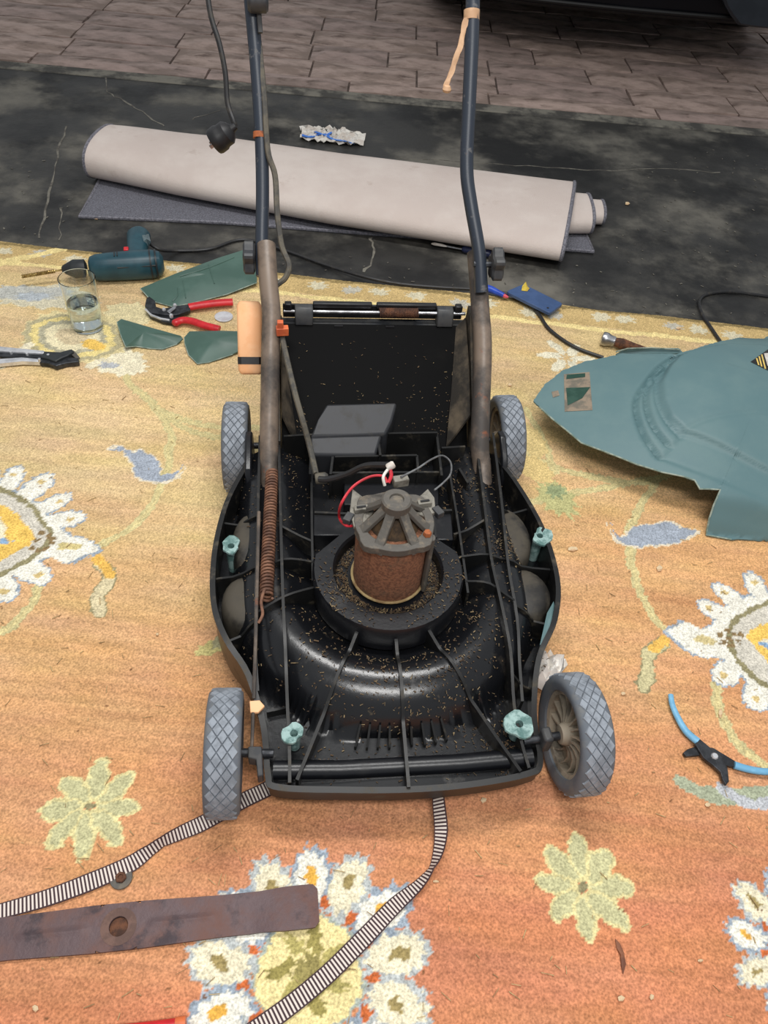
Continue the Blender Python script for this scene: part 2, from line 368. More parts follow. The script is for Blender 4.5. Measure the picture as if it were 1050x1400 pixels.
def crc(pts, sub=6):      # closed smooth outline
    q = smooth_path([Vector((x, y, 0)) for x, y in (pts[-2:]+pts+pts[:2])], sub); return [(p.x, p.y) for p in q[2*sub:-2*sub]]
def stroke(pts, wd, col, world=False, smooth=True):
    if smooth: pts = cr(pts)
    P = np.array(pts) if world else np.array([W2(p) for p in pts]); s_ = box_idx(P, wd)
    if s_ is None: return
    x = wx[s_]; y = wy[s_]; D = np.full(x.shape, 9.)
    for i in range(len(P)-1):
        d_ = P[i+1]-P[i]; L_ = d_@d_+1e-12; t = np.clip(((x-P[i][0])*d_[0]+(y-P[i][1])*d_[1])/L_, 0, 1)
        D = np.minimum(D, np.hypot(x-P[i][0]-t*d_[0], y-P[i][1]-t*d_[1]))
    m_ = D < wd/2; Cc[s_][m_] = L3(col)*(1+.10*(vnoise(x, y, 90, 78)[m_][:, None]-.5)*2)
def blob(c, rx, ry, ang, col, jag=0, n=28, seed=0, world=False):
    c = np.array(c) if world else W2(c); rr = random.Random(seed+int(c[0]*1e4)); pts = []
    for i in range(n):
        a = 2*PI*i/n; k = 1+(jag*(1 if i % 2 else -1)+rr.uniform(-jag, jag)*.5)
        pts.append((c[0]+rx*k*math.cos(a)*math.cos(ang)-ry*k*math.sin(a)*math.sin(ang), c[1]+rx*k*math.cos(a)*math.sin(ang)+ry*k*math.sin(a)*math.cos(ang)))
    poly(pts, col, world=True)
CREAM = (236, 226, 196); WHITE = (238, 234, 220); BLUEG = (160, 172, 184); GREEN = (206, 194, 144); OLIVE = (150, 142, 108); GOLD = (240, 198, 104); PGREEN = (188, 184, 128); TAN = (196, 164, 116)
# vines
for pts in ([(160, 500), (190, 535), (215, 560), (230, 590), (232, 620), (225, 655), (203, 695), (170, 725), (130, 748)], [(205, 548), (235, 568), (290, 582), (350, 585)], [(215, 560), (260, 588), (340, 606), (430, 640)],
            [(50, 802), (42, 828), (20, 850), (-10, 868)], [(690, 585), (730, 625), (800, 650), (880, 658), (930, 640)], [(893, 660), (868, 705), (862, 750), (872, 800), (892, 835), (915, 862)],
            [(690, 690), (760, 680), (880, 655)], [(976, 935), (985, 975), (1010, 1015), (1060, 1055)], [(720, 560), (740, 600), (760, 645)]):
    stroke(pts, .016, GREEN); stroke(pts, .007, (216, 200, 146))
# eight-petal flowers
def flower(cpx, R, a0, ks):
    c = W2(cpx)
    for i, k in enumerate(ks):
        a = a0+i*PI/4; q = c+np.array((math.cos(a), math.sin(a)))*R*.56*k
        blob(q, R*.46*k, R*.225, a, (224, 212, 156), .01, world=True); blob(q, R*.385*k, R*.165, a, (198, 194, 150), .02, world=True)
    blob(c, R*.1, R*.1, 0, OLIVE, .1, world=True)
flower((123, 1106), .064, .10, (1, 1.02, 1.1, .98, 1, 1, 1, 1.03)); flower((799, 1209), .066, .04, (1.0, .98, 1.03, 1, 1.02, 1, 1.1, 1.02))
# rosette at the front, with its jagged petals
def rosette(c, R, n, a0, disc):
    for k in range(n):
        a = a0+2*PI*k/n; q = c+np.array((math.cos(a), math.sin(a)))*R*.74; alt = k % 2
        blob(q, R*.30, R*.205, a, BLUEG if alt else (186, 190, 188), .12, 26, k, True)
    for k in range(n):
        a = a0+2*PI*k/n; q = c+np.array((math.cos(a), math.sin(a)))*R*.75; alt = k % 2
        blob(q, R*.245, R*.150, a, WHITE if alt else CREAM, .13, 22, k+50, True)
        blob(q+np.array((math.cos(a), math.sin(a)))*R*.01, R*.085, R*.055, a, (232, 178, 84) if alt else (164, 146, 98), .12, 12, k, True)
        a2 = a+PI/n; q2 = c+np.array((math.cos(a2), math.sin(a2)))*R*.535
        blob(q2, R*.055, R*.045, a2, (206, 112, 66), .15, 12, k, True)
    if disc:
        blob(c, R*.455, R*.455, 0, (176, 184, 172), .02, 60, 1, True); blob(c, R*.43, R*.43, 0, (238, 220, 160), .02, 60, 2, True)
        for k in range(7):
            a = k*2*PI/7+.5; q = c+np.array((math.cos(a), math.sin(a)))*R*.21
            blob(q, R*.14, R*.06, a+.3, (160, 148, 88) if k % 2 else (182, 170, 106), .25, 16, k, True)
        blob(c, R*.10, R*.09, .4, (158, 146, 92), .2, 14, 3, True)
rosette(W2((424, 1327)), .145, 13, .25, True)
rosette(W2((1105, 1300)), .100, 11, .1, True)
# side palmettes
def palmette(lobes, body, almond, gold, dots, flame, spot, tilt):
    bc = np.mean(np.array([W2(p) for p in almond]), 0); LB = []
    for c, r_ in lobes: d_ = W2(c)-bc; a_ = math.atan2(d_[1], d_[0]); LB.append((W2(c)-d_/np.linalg.norm(d_)*r_*.55, r_, a_))
    for c, r_, a_ in LB: blob(c, r_*1.95, r_*1.12, a_, BLUEG, .06, 26, 3, True)
    poly(crc(body), BLUEG)
    for c, r_, a_ in LB: blob(c, r_*1.78, r_*.95, a_, WHITE, .06, 26, 3, True)
    ctr = np.mean(np.array(body), 0); poly(crc([tuple(ctr+(np.array(p)-ctr)*.95) for p in body]), WHITE)
    for c, r_ in lobes: blob(c, r_*.36, r_*.3, tilt, (214, 190, 134), .1, 12, 4)
    poly(crc(almond), OLIVE); ca = np.mean(np.array(almond), 0); poly(crc([tuple(ca+(np.array(p)-ca)*.9) for p in almond]), (212, 206, 192))
    poly(crc(gold), GOLD); poly(crc(flame), CREAM); blob(spot, .011, .006, 0, (140, 170, 200), .1)
    for d in dots: blob(d, .0062, .005, .4, (140, 118, 84), .12, 10)
palmette([((-62, 658), .022), ((-108, 688), .022), ((-70, 812), .022), ((-36, 818), .021), ((-22, 648), .022), ((18, 648), .021), ((54, 660), .020), ((79, 684), .020), ((96, 709), .019), ((51, 787), .019), ((6, 806), .021)],
         [(-140, 735), (-125, 690), (-60, 655), (0, 662), (45, 678), (78, 712), (96, 732), (125, 738), (140, 750), (122, 762), (95, 772), (70, 762), (40, 778), (0, 792), (-60, 800), (-122, 775)],
         [(-128, 735), (-115, 695), (-60, 664), (0, 664), (40, 682), (66, 715), (70, 740), (45, 765), (0, 786), (-60, 795), (-110, 775)], [(-100, 735), (-85, 700), (-40, 684), (0, 688), (28, 706), (42, 738), (20, 755), (0, 764), (-45, 775), (-85, 765)],
         [(46, 740), (54, 731), (64, 735), (69, 744), (62, 752), (52, 754), (40, 750), (70, 738)], [(-40, 700), (0, 708), (10, 728), (-5, 748), (-40, 755)], (10, 738), .1)
blob((95, 748), .020, .009, 0, (214, 198, 140), .1)
palmette([((1068, 785), .019), ((1031, 794), .018), ((993, 811), .018), ((969, 831), .018), ((989, 922), .018), ((1029, 954), .019), ((1065, 975), .019), ((1108, 790), .019), ((1148, 815), .019), ((1108, 985), .019), ((1150, 960), .019)],
         [(905, 862), (935, 850), (962, 856), (985, 838), (1010, 818), (1050, 806), (1110, 808), (1155, 835), (1170, 885), (1150, 935), (1105, 962), (1050, 955), (1012, 925), (985, 900), (958, 898), (930, 884)],
         [(994, 858), (1012, 838), (1050, 818), (1105, 820), (1140, 845), (1152, 885), (1138, 925), (1100, 948), (1050, 945), (1010, 908), (996, 885)], [(1020, 870), (1036, 856), (1060, 845), (1100, 850), (1120, 885), (1098, 918), (1060, 912), (1034, 890)],
         [(985, 866), (995, 860), (1005, 866), (1010, 876), (1000, 882), (990, 878), (998, 872), (1014, 866)], [(1042, 878), (1060, 866), (1100, 860), (1100, 920), (1060, 895)], (1046, 882), .25)
blob((965, 873), .022, .009, -.05, (206, 190, 140), .1)
# tan curls and blue comma leaves
stroke([(138, 772), (150, 782), (146, 800), (135, 815), (136, 832)], .026, OLIVE); stroke([(138, 772), (150, 782), (146, 800), (135, 815), (136, 832)], .021, (216, 202, 164)); stroke([(133, 764), (146, 776), (151, 786)], .019, (234, 186, 96))
stroke([(905, 876), (888, 890), (884, 905), (888, 925), (880, 938)], .024, OLIVE); stroke([(905, 876), (888, 890), (884, 905), (888, 925), (880, 938)], .019, (206, 196, 152)); stroke([(908, 872), (893, 884)], .017, (230, 184, 96))
for pts in ([(148, 618), (165, 611), (182, 619), (192, 617), (200, 622), (212, 626), (222, 648), (247, 643), (250, 634), (244, 648), (228, 656), (205, 655), (185, 645), (178, 628), (165, 617)],
            [(838, 712), (850, 735), (872, 722), (895, 716), (912, 712), (930, 722), (952, 724), (935, 738), (912, 744), (890, 746), (868, 748), (845, 738)]):
    c_ = np.mean(np.array(pts), 0); poly([tuple(c_+(np.array(p)-c_)*1.12) for p in crc(pts)], (228, 216, 192)); poly(crc(pts), (164, 172, 184))
# big motif at the back left
blob((60, 405), .13, .05, .1, (214, 206, 180), .12, 30); blob((40, 400), .09, .035, .1, (192, 192, 184), .14, 24)
blob((155, 490), .085, .05, -.3, CREAM, .1, 30); blob((175, 430), .06, .055, .2, (222, 208, 164), .1, 24); blob((105, 458), .125, .095, -.2, (226, 210, 160), .06, 34)
for k, (rr_, cl) in enumerate(((1.0, (186, 176, 140)), (.86, (234, 214, 146)), (.70, (182, 176, 150)), (.56, (236, 224, 186)), (.34, (214, 196, 160)))):
    blob((98, 460), .115*rr_, .085*rr_, -.25, cl, .04, 30, k)
blob((128, 472), .03, .018, -.4, GOLD, .1); blob((150, 500), .02, .012, 0, (186, 188, 190), .15)
stroke([(40, 470), (20, 490), (0, 500)], .02, CREAM)
# white flower, smudges and small leaves to the right of the mower and by its left side
for k in range(6): blob(W2((775, 488))+np.array((math.cos(k*1.05), math.sin(k*1.05)))*.04, .030, .013, k*1.05, (230, 222, 196), .12, 14, k, True)
blob((762, 680), .035, .05, .6, (190, 186, 132), .2, 24); blob((762, 672), .02, .02, 0, (150, 160, 120), .25, 16); blob((730, 640), .03, .05, .9, (222, 196, 136), .1, 20); blob((722, 600), .03, .06, .4, (220, 196, 138), .1, 20)
blob((285, 888), .022, .012, .7, (204, 192, 130), .15, 16); blob((300, 878), .018, .008, 1, (170, 164, 128), .15, 14)
stroke([(930, 1068), (965, 1085), (1005, 1090), (1060, 1082)], .020, (170, 176, 150)); stroke([(985, 1078), (1030, 1098), (1060, 1095)], .014, (190, 192, 196))
blob((1020, 455), .05, .02, 0, CREAM, .15, 20)
# border along the back edge
def edge_pts(off): return [(x, rug_back(x)-off) for x in np.linspace(-1.55, 1.55, 60)]
bm_ = (rug_back(X)-Y) < .085
Cc[bm_] = L3((206, 178, 124))*(1+.25*(fbm(X[bm_], Y[bm_], 30, 9)-.5))[:, None]
for k in range(34):
    x = -1.5+k*.09+random.uniform(-.02, .02); blob((x, rug_back(x)-.045+random.uniform(-.012, .012)), .026, .018, 0, (218, 208, 178) if k % 3 else (196, 190, 174), .25, 16, k, True)
stroke(edge_pts(.095), .018, (240, 218, 154), True, False); stroke(edge_pts(.008), .014, (150, 130, 88), True, False)
stroke([(-20, 366), (30, 352), (85, 340)], .022, (240, 218, 154)); blob((45, 405), .04, .02, .2, (180, 186, 190), .2, 18)
# worn dark marks
for k in range(60):
    px_, py_ = random.uniform(0, 1050), random.uniform(480, 1400); blob((px_, py_), random.uniform(.001, .003), .0015, random.uniform(0, 3), (120, 84, 58), .2, 8)
Cc *= (1+.16*(vnoise(X, Y, 330, 41)-.5)*2)[..., None]
Z = .0016*(vnoise(X, Y, 300, 51)-.5)-.0008
nv = GX*GY
co = np.stack([X, Y, Z], -1).reshape(-1, 3)
idx = np.arange(nv).reshape(GY, GX); q = np.stack([idx[:-1, :-1], idx[:-1, 1:], idx[1:, 1:], idx[1:, :-1]], -1).reshape(-1, 4)
per = np.concatenate([idx[0, :], idx[1:, -1], idx[-1, -2::-1], idx[-2:0:-1, 0]]); lowv = co[per].copy(); lowv[:, 2] = FLOOR+.0005
pn = len(per); a = per; b2 = np.roll(per, -1); lo_i = nv+np.arange(pn); lo_n = np.roll(lo_i, -1); sideq = np.stack([a, lo_i, lo_n, b2], -1)
co = np.concatenate([co, lowv]); q = np.concatenate([q, sideq])
me = bpy.data.meshes.new('rug'); me.vertices.add(len(co)); me.vertices.foreach_set('co', co.ravel().astype(np.float32))
me.loops.add(q.size); me.loops.foreach_set('vertex_index', q.ravel().astype(np.int32)); me.polygons.add(len(q)); me.polygons.foreach_set('loop_start', np.arange(0, q.size, 4, dtype=np.int32))
me.polygons.foreach_set('use_smooth', np.ones(len(q), bool)); me.update(calc_edges=True)
ca_ = me.color_attributes.new('knots', 'FLOAT_COLOR', 'POINT'); cc = np.ones((len(co), 4), np.float32); cc[:nv, :3] = np.clip(Cc.reshape(-1, 3), 0, 1); cc[nv:, :3] = L3((150, 120, 80)); ca_.data.foreach_set('color', cc.ravel())
rm = bpy.data.materials.new('knotted_rug'); rm.use_nodes = True; nt = rm.node_tree; bs = nt.nodes['Principled BSDF']; bs.inputs['Roughness'].default_value = 1; bs.inputs['Specular IOR Level'].default_value = .1
at_ = N(nt, 'ShaderNodeAttribute', attribute_name='knots'); tcn = N(nt, 'ShaderNodeTexCoord'); n1 = N(nt, 'ShaderNodeTexNoise'); n1.inputs['Scale'].default_value = 330; n1.inputs['Detail'].default_value = 3
nt.links.new(tcn.outputs['Object'], n1.inputs['Vector']); mr = N(nt, 'ShaderNodeMapRange'); mr.inputs['From Min'].default_value = .3; mr.inputs['From Max'].default_value = .7; mr.inputs['To Min'].default_value = .68; mr.inputs['To Max'].default_value = 1.30
nt.links.new(n1.outputs['Fac'], mr.inputs['Value']); vm = N(nt, 'ShaderNodeVectorMath', operation='SCALE'); nt.links.new(at_.outputs['Color'], vm.inputs[0]); nt.links.new(mr.outputs[0], vm.inputs['Scale']); nt.links.new(vm.outputs[0], bs.inputs['Base Color'])
bpn = N(nt, 'ShaderNodeBump'); bpn.inputs['Strength'].default_value = .5; bpn.inputs['Distance'].default_value = .003; nt.links.new(n1.outputs['Fac'], bpn.inputs['Height']); nt.links.new(bpn.outputs[0], bs.inputs['Normal'])
me.materials.append(rm); rug = bpy.data.objects.new('rug', me); COL.objects.link(rug)
tag(rug, 'orange and yellow floral wool rug with pale rosettes under the mower', 'rug')

# ================================================================== the lawn mower (local x = its right as seen, y = towards its handle, z = up)
mow = empty('lawn_mower', (MO.x, MO.y, 0), 'black electric lawn mower with its cover removed and rusty motor exposed', 'lawn mower', rz=YAW)
RIML = [(-.205, .315), (-.237, .225), (-.250, .165), (-.257, .085), (-.252, .0), (-.231, -.062), (-.200, -.112), (-.179, -.175), (-.172, -.240)]
RIMF = [(-.160, -.256), (-.075, -.264), (.005, -.268), (.085, -.266), (.165, -.256)]
RIMR = [(.186, -.240), (.190, -.172), (.206, -.105), (.242, -.045), (.264, .03), (.264, .135), (.240, .245), (.212, .315)]
def rimz(x, y): t = min(1, max(0, (y+.22)/.16)); t = t*t*(3-2*t); return .080+.048*t
rim_pts = [Vector((x, y, 0)) for x, y in RIML+RIMF+RIMR]
rim_s = smooth_path(rim_pts, 5)
closed_out = rim_s+[Vector((.16, .318, 0)), Vector((.05, .32, 0)), Vector((-.05, .32, 0)), Vector((-.16, .318, 0))]
def zs(x, y):
    s = math.hypot(x, min(y-.027, 0)); c2 = (x/s)**2 if s > 1e-6 else 0
    foot = .224+.008*c2; crest = .154+.014*c2
    if s < .120: z = .112
    elif s < crest: t = (s-.120)/(crest-.120); z = .112+.030*math.sin(t*PI/2)
    elif s < foot: t = (s-crest)/(foot-crest); z = .078+.064*math.sqrt(max(0, 1-t*t))
    else: z = .078-.20*min(.12, s-foot)
    if y > .12:
        k = min(1, (y-.12)/.05)
        if abs(x) < .11: z = z*(1-k)+.105*k
    if s > foot and y > -.1: z = min(z, .072)
    return z
nA = len(closed_out); b = MB(); rings = []
TS = [0, .15, .3, .4, .45, .5, .54, .58, .62, .66, .70, .74, .77, .80, .83, .86, .89, .92, .95, .98, 1.0]
fine = []
for i in range(nA):
    p, p2 = closed_out[i], closed_out[(i+1) % nA]
    for k in range(2): fine.append(p.lerp(p2, k/2))
vs = []; fs = []; nF = len(fine)
for t in TS:
    for p in fine: vs.append((p.x*t, p.y*t, zs(p.x*t, p.y*t)))
for i in range(len(TS)-1):
    for j in range(nF): fs.append((i*nF+j, i*nF+(j+1) % nF, (i+1)*nF+(j+1) % nF, (i+1)*nF+j))
b.add(vs, fs); deck = b.build('deck', 'deck', mow, ang=1.0)
# outer skirt with a rolled lip
b = MB(); rr = []
for i, p in enumerate(rim_s):
    t = (rim_s[min(i+1, len(rim_s)-1)]-rim_s[max(i-1, 0)]).normalized(); n = Vector((t.y, -t.x, 0))
    if n.dot(Vector((p.x, p.y-.02, 0))) < 0: n = -n
    z1 = rimz(p.x, p.y)
    rr.append([p+n*.000+Vector((0, 0, .050)), p+n*.004+Vector((0, 0, .050)), p+n*.004+Vector((0, 0, z1-.008)), p+n*.007+Vector((0, 0, z1-.006)), p+n*.007+Vector((0, 0, z1)), p-n*.001+Vector((0, 0, z1+.001)), p-n*.001+Vector((0, 0, .05))])
b.loft(rr); b.build('skirt', 'rib', mow, ang=.6)
def rib(name, path, th, m='rib', parent=None, base=None, sub=4):
    P = smooth_path(path, sub); b = MB(); rg = []
    for i, p in enumerate(P):
        t = P[min(i+1, len(P)-1)]-P[max(i-1, 0)]; t.z = 0; t.normalize(); n = Vector((-t.y, t.x, 0))*th/2
        zb = (zs(p.x, p.y)-.012) if base is None else base
        if base is None: p = Vector((p.x, p.y, max(p.z, zs(p.x, p.y)+(.007 if 'long' in name or 'cross' in name else .004))))
        zb = min(zb, p.z-.006)
        rg.append([p+n, p-n, Vector((p.x-n.x, p.y-n.y, zb)), Vector((p.x+n.x, p.y+n.y, zb))])
    b.loft(rg); return b.build(name, m, parent or deck, ang=.5)
TH = .0035
for path in ([(-.163, .33, .165), (-.159, .16, .162), (-.155, .0, .160), (-.151, -.10, .156), (-.149, -.165, .120), (-.147, -.215, .092), (-.147, -.255, .084)],
             [(-.195, .33, .158), (-.194, .16, .156), (-.193, .0, .150), (-.193, -.08, .125), (-.190, -.13, .10)],
             [(.182, .335, .165), (.170, .177, .162), (.160, .05, .160), (.160, -.03, .158), (.160, -.11, .150), (.159, -.175, .115), (.165, -.22, .092), (.170, -.252, .084)],
             [(.216, .335, .158), (.201, .177, .156), (.188, .05, .150), (.184, -.05, .135), (.180, -.12, .110), (.178, -.16, .095)]):
    rib('long_rib', path, .0042)
for path in ([(-.107, .31, .150), (-.110, .15, .150), (-.111, .02, .150)], [(.125, .24, .150), (.122, .12, .150), (.116, -.01, .150)],
             [(-.256, .052, .118), (-.20, .054, .128), (-.155, .055, .158), (-.108, .055, .150)], [(.110, .058, .150), (.158, .056, .158), (.20, .056, .130), (.264, .055, .118)],
             [(-.250, .165, .118), (-.225, .160, .118), (-.196, .158, .120)], [(.200, .168, .120), (.232, .178, .118), (.256, .186, .118)],
             [(-.158, .125, .154), (-.130, .108, .150), (-.111, .098, .148)], [(-.190, -.03, .146), (-.150, -.012, .158), (-.108, .008, .150)],
             [(.112, .105, .150), (.135, .115, .148), (.165, .13, .155)], [(.115, .012, .150), (.150, .0, .158), (.186, -.022, .140)],
             [(-.231, -.055, .112), (-.21, -.045, .112), (-.193, -.038, .116)], [(.240, -.045, .112), (.21, -.035, .112), (.186, -.03, .12)],
             [(-.178, -.155, .088), (-.160, -.153, .09), (-.150, -.153, .095)], [(.165, -.13, .12), (.182, -.138, .10), (.196, -.14, .092)]):
    rib('cross_rib', path, TH)
def over(px0, px1, lift, n=12, bend=None):      # a radial rib that rides over the volute from the motor ring to the front rim
    a = LP(*px0, .145); c = LP(*px1, .085); pts = []
    for i in range(n+1):
        t = i/n; p = a.lerp(c, t)
        if bend: p = p+Vector((bend*math.sin(t*PI), 0, 0))
        z = max(zs(p.x, p.y)+lift*.5, .152+(.085-.152)*t); pts.append((p.x, p.y, z))
    return pts
for a_, c_, bd in (((490, 862), (406, 1066), 0), ((540, 866), (559, 1076), 0), ((584, 862), (712, 1054), -.004)):
    rib('radial_rib', over(a_, c_, .010, bend=bd), .0045)
for x0, y0, x1, y1 in ((493, 990, 486, 1019), (506, 990, 502, 1020), (520, 991, 517, 1020), (533, 992, 533, 1020), (562, 993, 564, 1016), (577, 988, 582, 1016), (590, 985, 597, 1013), (603, 982, 612, 1009)):
    a = LP(x0, y0, .105); c = LP(x1, y1, .088); rib('cooling_fin', [(a.x, a.y, .105), (c.x, c.y, .084)], .0028)
# front axle tube inside the front rim
b = MB(); b.tube([(-.168, -.232, .072), (-.08, -.236, .072), (.08, -.236, .072), (.18, -.232, .072)], .013, 16); b.build('axle_tube', 'deckclean', mow)
for p_, q_ in (((-.235, -.209, .083), (-.168, -.214, .083)), ((.17, -.214, .083), (.245, -.206, .083)), ((-.245, .385, .083), (.262, .40, .083))):
    b = MB(); b.tube([p_, q_], .006, 10); b.build('axle', 'darksteel', mow)
# motor ring plate: round in front, cut corners behind
b = MB(); outer = []; inner = []
for i in range(48):
    a = 2*PI*i/48; ca, sa = math.cos(a), math.sin(a); ro = .112
    if sa > .2: ro = min(.112/max(abs(ca), .01), .108/max(sa, .01), .138/(abs(ca)+abs(sa)) if True else 1, .125)
    outer.append((ro*ca, ro*sa)); inner.append((.079*ca, .079*sa))
prof = lambda k, o, i: None
r0 = [Vector((x, y, .120)) for x, y in outer]; r1 = [Vector((x, y, .160)) for x, y in outer]; r2 = [Vector((x*.975, y*.975, .166)) for x, y in outer]
r3 = [Vector((x*1.04, y*1.04, .166)) for x, y in inner]; r4 = [Vector((x, y, .162)) for x, y in inner]; r5 = [Vector((x*.97, y*.97, .146)) for x, y in inner]; r6 = [Vector((x*.6, y*.6, .146)) for x, y in inner]
b.loft([[p+Vector((0, .027, 0)) for p in q_] for q_ in (r0, r1, r2, r3, r4, r5, r6)], caps=False); ring = b.build('motor_ring', 'deckclean', mow, ang=.5)
# boxes and cross walls behind the motor
def wall_px(p, q, zt, zb=.10, th=.004): a = LP(*p, zt); c = LP(*q, zt); return rib('cross_wall', [(a.x, a.y, zt), (c.x, c.y, zt)], th, 'rib', deck, zb, 2)
for p, q, zt in (((458, 624), (570, 622), .165), ((452, 646), (604, 645), .160), ((418, 594), (598, 591), .178), ((597, 591), (604, 650), .170), ((570, 622), (572, 646), .163), ((455, 624), (452, 648), .163), ((430, 700), (478, 702), .150), ((592, 698), (618, 697), .155),
                 ((604, 612), (636, 610), .165), ((516, 592), (520, 622), .172), ((426, 600), (424, 648), .168), ((388, 596), (418, 594), .172), ((478, 702), (482, 728), .150), ((592, 698), (596, 735), .155), ((640, 660), (628, 640), .155)):
    wall_px(p, q, zt)
b = MB(); b.prism([LP(428, 702, .146), LP(480, 702, .146), LP(478, 732, .146), LP(428, 732, .146)], .05); b.prism([LP(592, 700, .148), LP(617, 700, .148), LP(620, 738, .148), LP(596, 738, .148)], .05)
b.prism([LP(470, 655, .135), LP(600, 655, .135), LP(600, 690, .135), LP(470, 690, .135)], .05); b.build('motor_mount', 'deckclean', deck, bevel=.002)
# rear chute: sloping back panel, side walls, raised chute cover
b = MB(); XL, XR = -.158, .172; rg = []
for y, z in ((.318, .130), (.345, .146), (.40, .196), (.455, .248), (.487, .279)):
    rg.append([Vector((XL, y, z)), Vector((XR, y, z)), Vector((XR, y+.004, z-.004)), Vector((XL, y+.004, z-.004))])
b.loft(rg); back = b.build('back_panel', 'panel', mow)
for nm, X0, s in (('side_wall', XL-.004, -1), ('side_wall', XR+.004, 1)):
    prof_ = [(.30, .085), (.30, .172), (.355, .205), (.42, .262), (.478, .312), (.500, .312), (.512, .22), (.512, .085)]
    b = MB(); b.loft([[Vector((X0-.0025, y, z)) for y, z in prof_], [Vector((X0+.0025, y, z)) for y, z in prof_]]); b.build(nm, 'dustwall', mow, ang=.3)
b = MB(); b.loft([[Vector((XL, y, z)) for y, z in ((.49, .09), (.49, .275), (.495, .275), (.495, .09))], [Vector((XR, y, z)) for y, z in ((.49, .09), (.49, .275), (.495, .275), (.495, .09))]]); b.build('rear_wall', 'panel', mow)
for sg, x1, x0 in ((1, XR-.003, .132), (-1, XL+.003, -.130)):
    b = MB(); q_ = [Vector((x1, .487, .296)), Vector((x1, .40, .245)), Vector((x1, .34, .195)), Vector((x0, .322, .138)), Vector((x0+sg*.012, .40, .199)), Vector((x0+sg*.022, .484, .278))]
    b.loft([q_, [p+Vector((sg*.002, 0, -.003)) for p in q_]]); b.build('side_liner', 'dustwall', mow, ang=.3)
b = MB(); t0 = [LP(446, 552, .215), LP(543, 550, .215), LP(536, 575, .198), LP(527, 594, .184), LP(424, 597, .184), LP(434, 574, .198)]
b.prism(t0, .06); t1 = [LP(424, 597, .183), LP(522, 594, .183), LP(514, 622, .166), LP(424, 622, .166)]; b.prism(t1, .07); b.build('chute_cover', 'chute', mow, bevel=.004)
# hinge bar of the rear flap
HZ = .300; hy = LP(512, 425, HZ).y
def hx(px): return LP(px, 426, HZ).x
b = MB(); b.loft([[Vector((x, hy-.012, HZ-.022)), Vector((x, hy+.010, HZ-.022)), Vector((x, hy+.010, HZ-.028)), Vector((x, hy-.012, HZ-.028))] for x in (XL, XR)])
b.build('hinge_ledge', 'dark', mow, bevel=.001)
b = MB(); b.box(((XL+XR)/2, hy+.012, HZ-.009), (XR-XL-.01, .004, .026)); b.build('hinge_back', 'black', mow, bevel=.001)
for a_, c_ in ((428, 509), (515, 597)): b = MB(); b.box(((hx(a_)+hx(c_))/2, hy+.008, HZ+.006), (hx(c_)-hx(a_), .010, .010)); b.build('flap_strip', 'black', mow, bevel=.002)
for a_ in (394, 626): b = MB(); b.box((hx(a_), hy+.002, HZ+.004), (.012, .012, .018)); b.build('hinge_tab', 'black', mow, bevel=.002)
for a_, c_ in ((403, 428), (597, 619)):
    b = MB(); x0, x1 = hx(a_), hx(c_)
    pr = [(hy+.012, HZ-.02), (hy+.012, HZ), (hy+.006, HZ+.008), (hy-.006, HZ+.008), (hy-.013, HZ), (hy-.016, HZ-.022)]
    b.loft([[Vector((x0, y, z)) for y, z in pr], [Vector((x1, y, z)) for y, z in pr]]); b.build('hinge_knuckle', 'dark', mow, bevel=.002)
b = MB(); b.tube([(hx(388), hy-.002, HZ-.002), (hx(636), hy-.002, HZ-.002)], .0032, 10); b.build('hinge_rod', 'steel', mow)
def helix(p0, p1, R, turns, wr, n=10, k=6):
    p0 = Vector(p0); p1 = Vector(p1); F_ = frame(p1-p0); pts = []
    for i in range(int(turns*n)+1):
        t = i/(turns*n); a = 2*PI*turns*t; pts.append(p0.lerp(p1, t)+F_@Vector((R*math.cos(a), R*math.sin(a), 0)))
    return MB().tube(pts, wr, k)
helix((hx(519), hy-.002, HZ-.002), (hx(572), hy-.002, HZ-.002), .0075, 24, .0014).build('hinge_spring', 'rust', mow)
for px in (463, 533): p = LP(px, 447, HZ-.024); b = MB(); b.box((p.x, hy-.014, HZ-.025), (.015, .004, .006)); b.build('slot_tab', 'black', mow)

# motor
mot = MB(); mot.lathe([(.046, .144), (.0515, .148), (.052, .260), (.050, .266), (.03, .266)], 40, (0, .027, 0)); motor = mot.build('motor', 'motorcan', mow, ang=.5)
b = MB(); ringp = [Vector((.0535*math.cos(2*PI*i/40), .027+.0535*math.sin(2*PI*i/40), .153)) for i in range(40)]; b.tube(ringp, .0022, 8, closed=True); b.build('seal_ring', 'straw', motor)
# spider end frame: hub, legs, rim
BZ = .271; HUBZ = .314; mc = Vector((0, .027, 0))
b = MB(); out = []
legs = [(-.75, 1), (.02, .0), (.78, 1)]
rimp = []
for i in range(40):
    a = 2*PI*i/40; r_ = .0555+.008*max(0, math.cos(4*(a-PI/4)))**2; rimp.append((r_*math.cos(a), .027+r_*math.sin(a)))
innp = [(.043*math.cos(2*PI*i/40), .027+.043*math.sin(2*PI*i/40)) for i in range(40)]
b.loft([[Vector((x, y, BZ-.012)) for x, y in rimp], [Vector((x, y, BZ)) for x, y in rimp], [Vector((x, y, BZ)) for x, y in innp], [Vector((x, y, BZ-.012)) for x, y in innp]], caps=False, closed=True)
b.build('end_frame', 'cast', motor, ang=.5, bevel=.001)
b = MB(); b.lathe([(.014, HUBZ-.022), (.020, HUBZ-.018), (.0205, HUBZ-.002), (.018, HUBZ), (.010, HUBZ), (.009, HUBZ-.003), (.001, HUBZ-.003)], 28, (0, .027, 0)); b.build('bearing_hub', 'cast', motor, ang=.5)
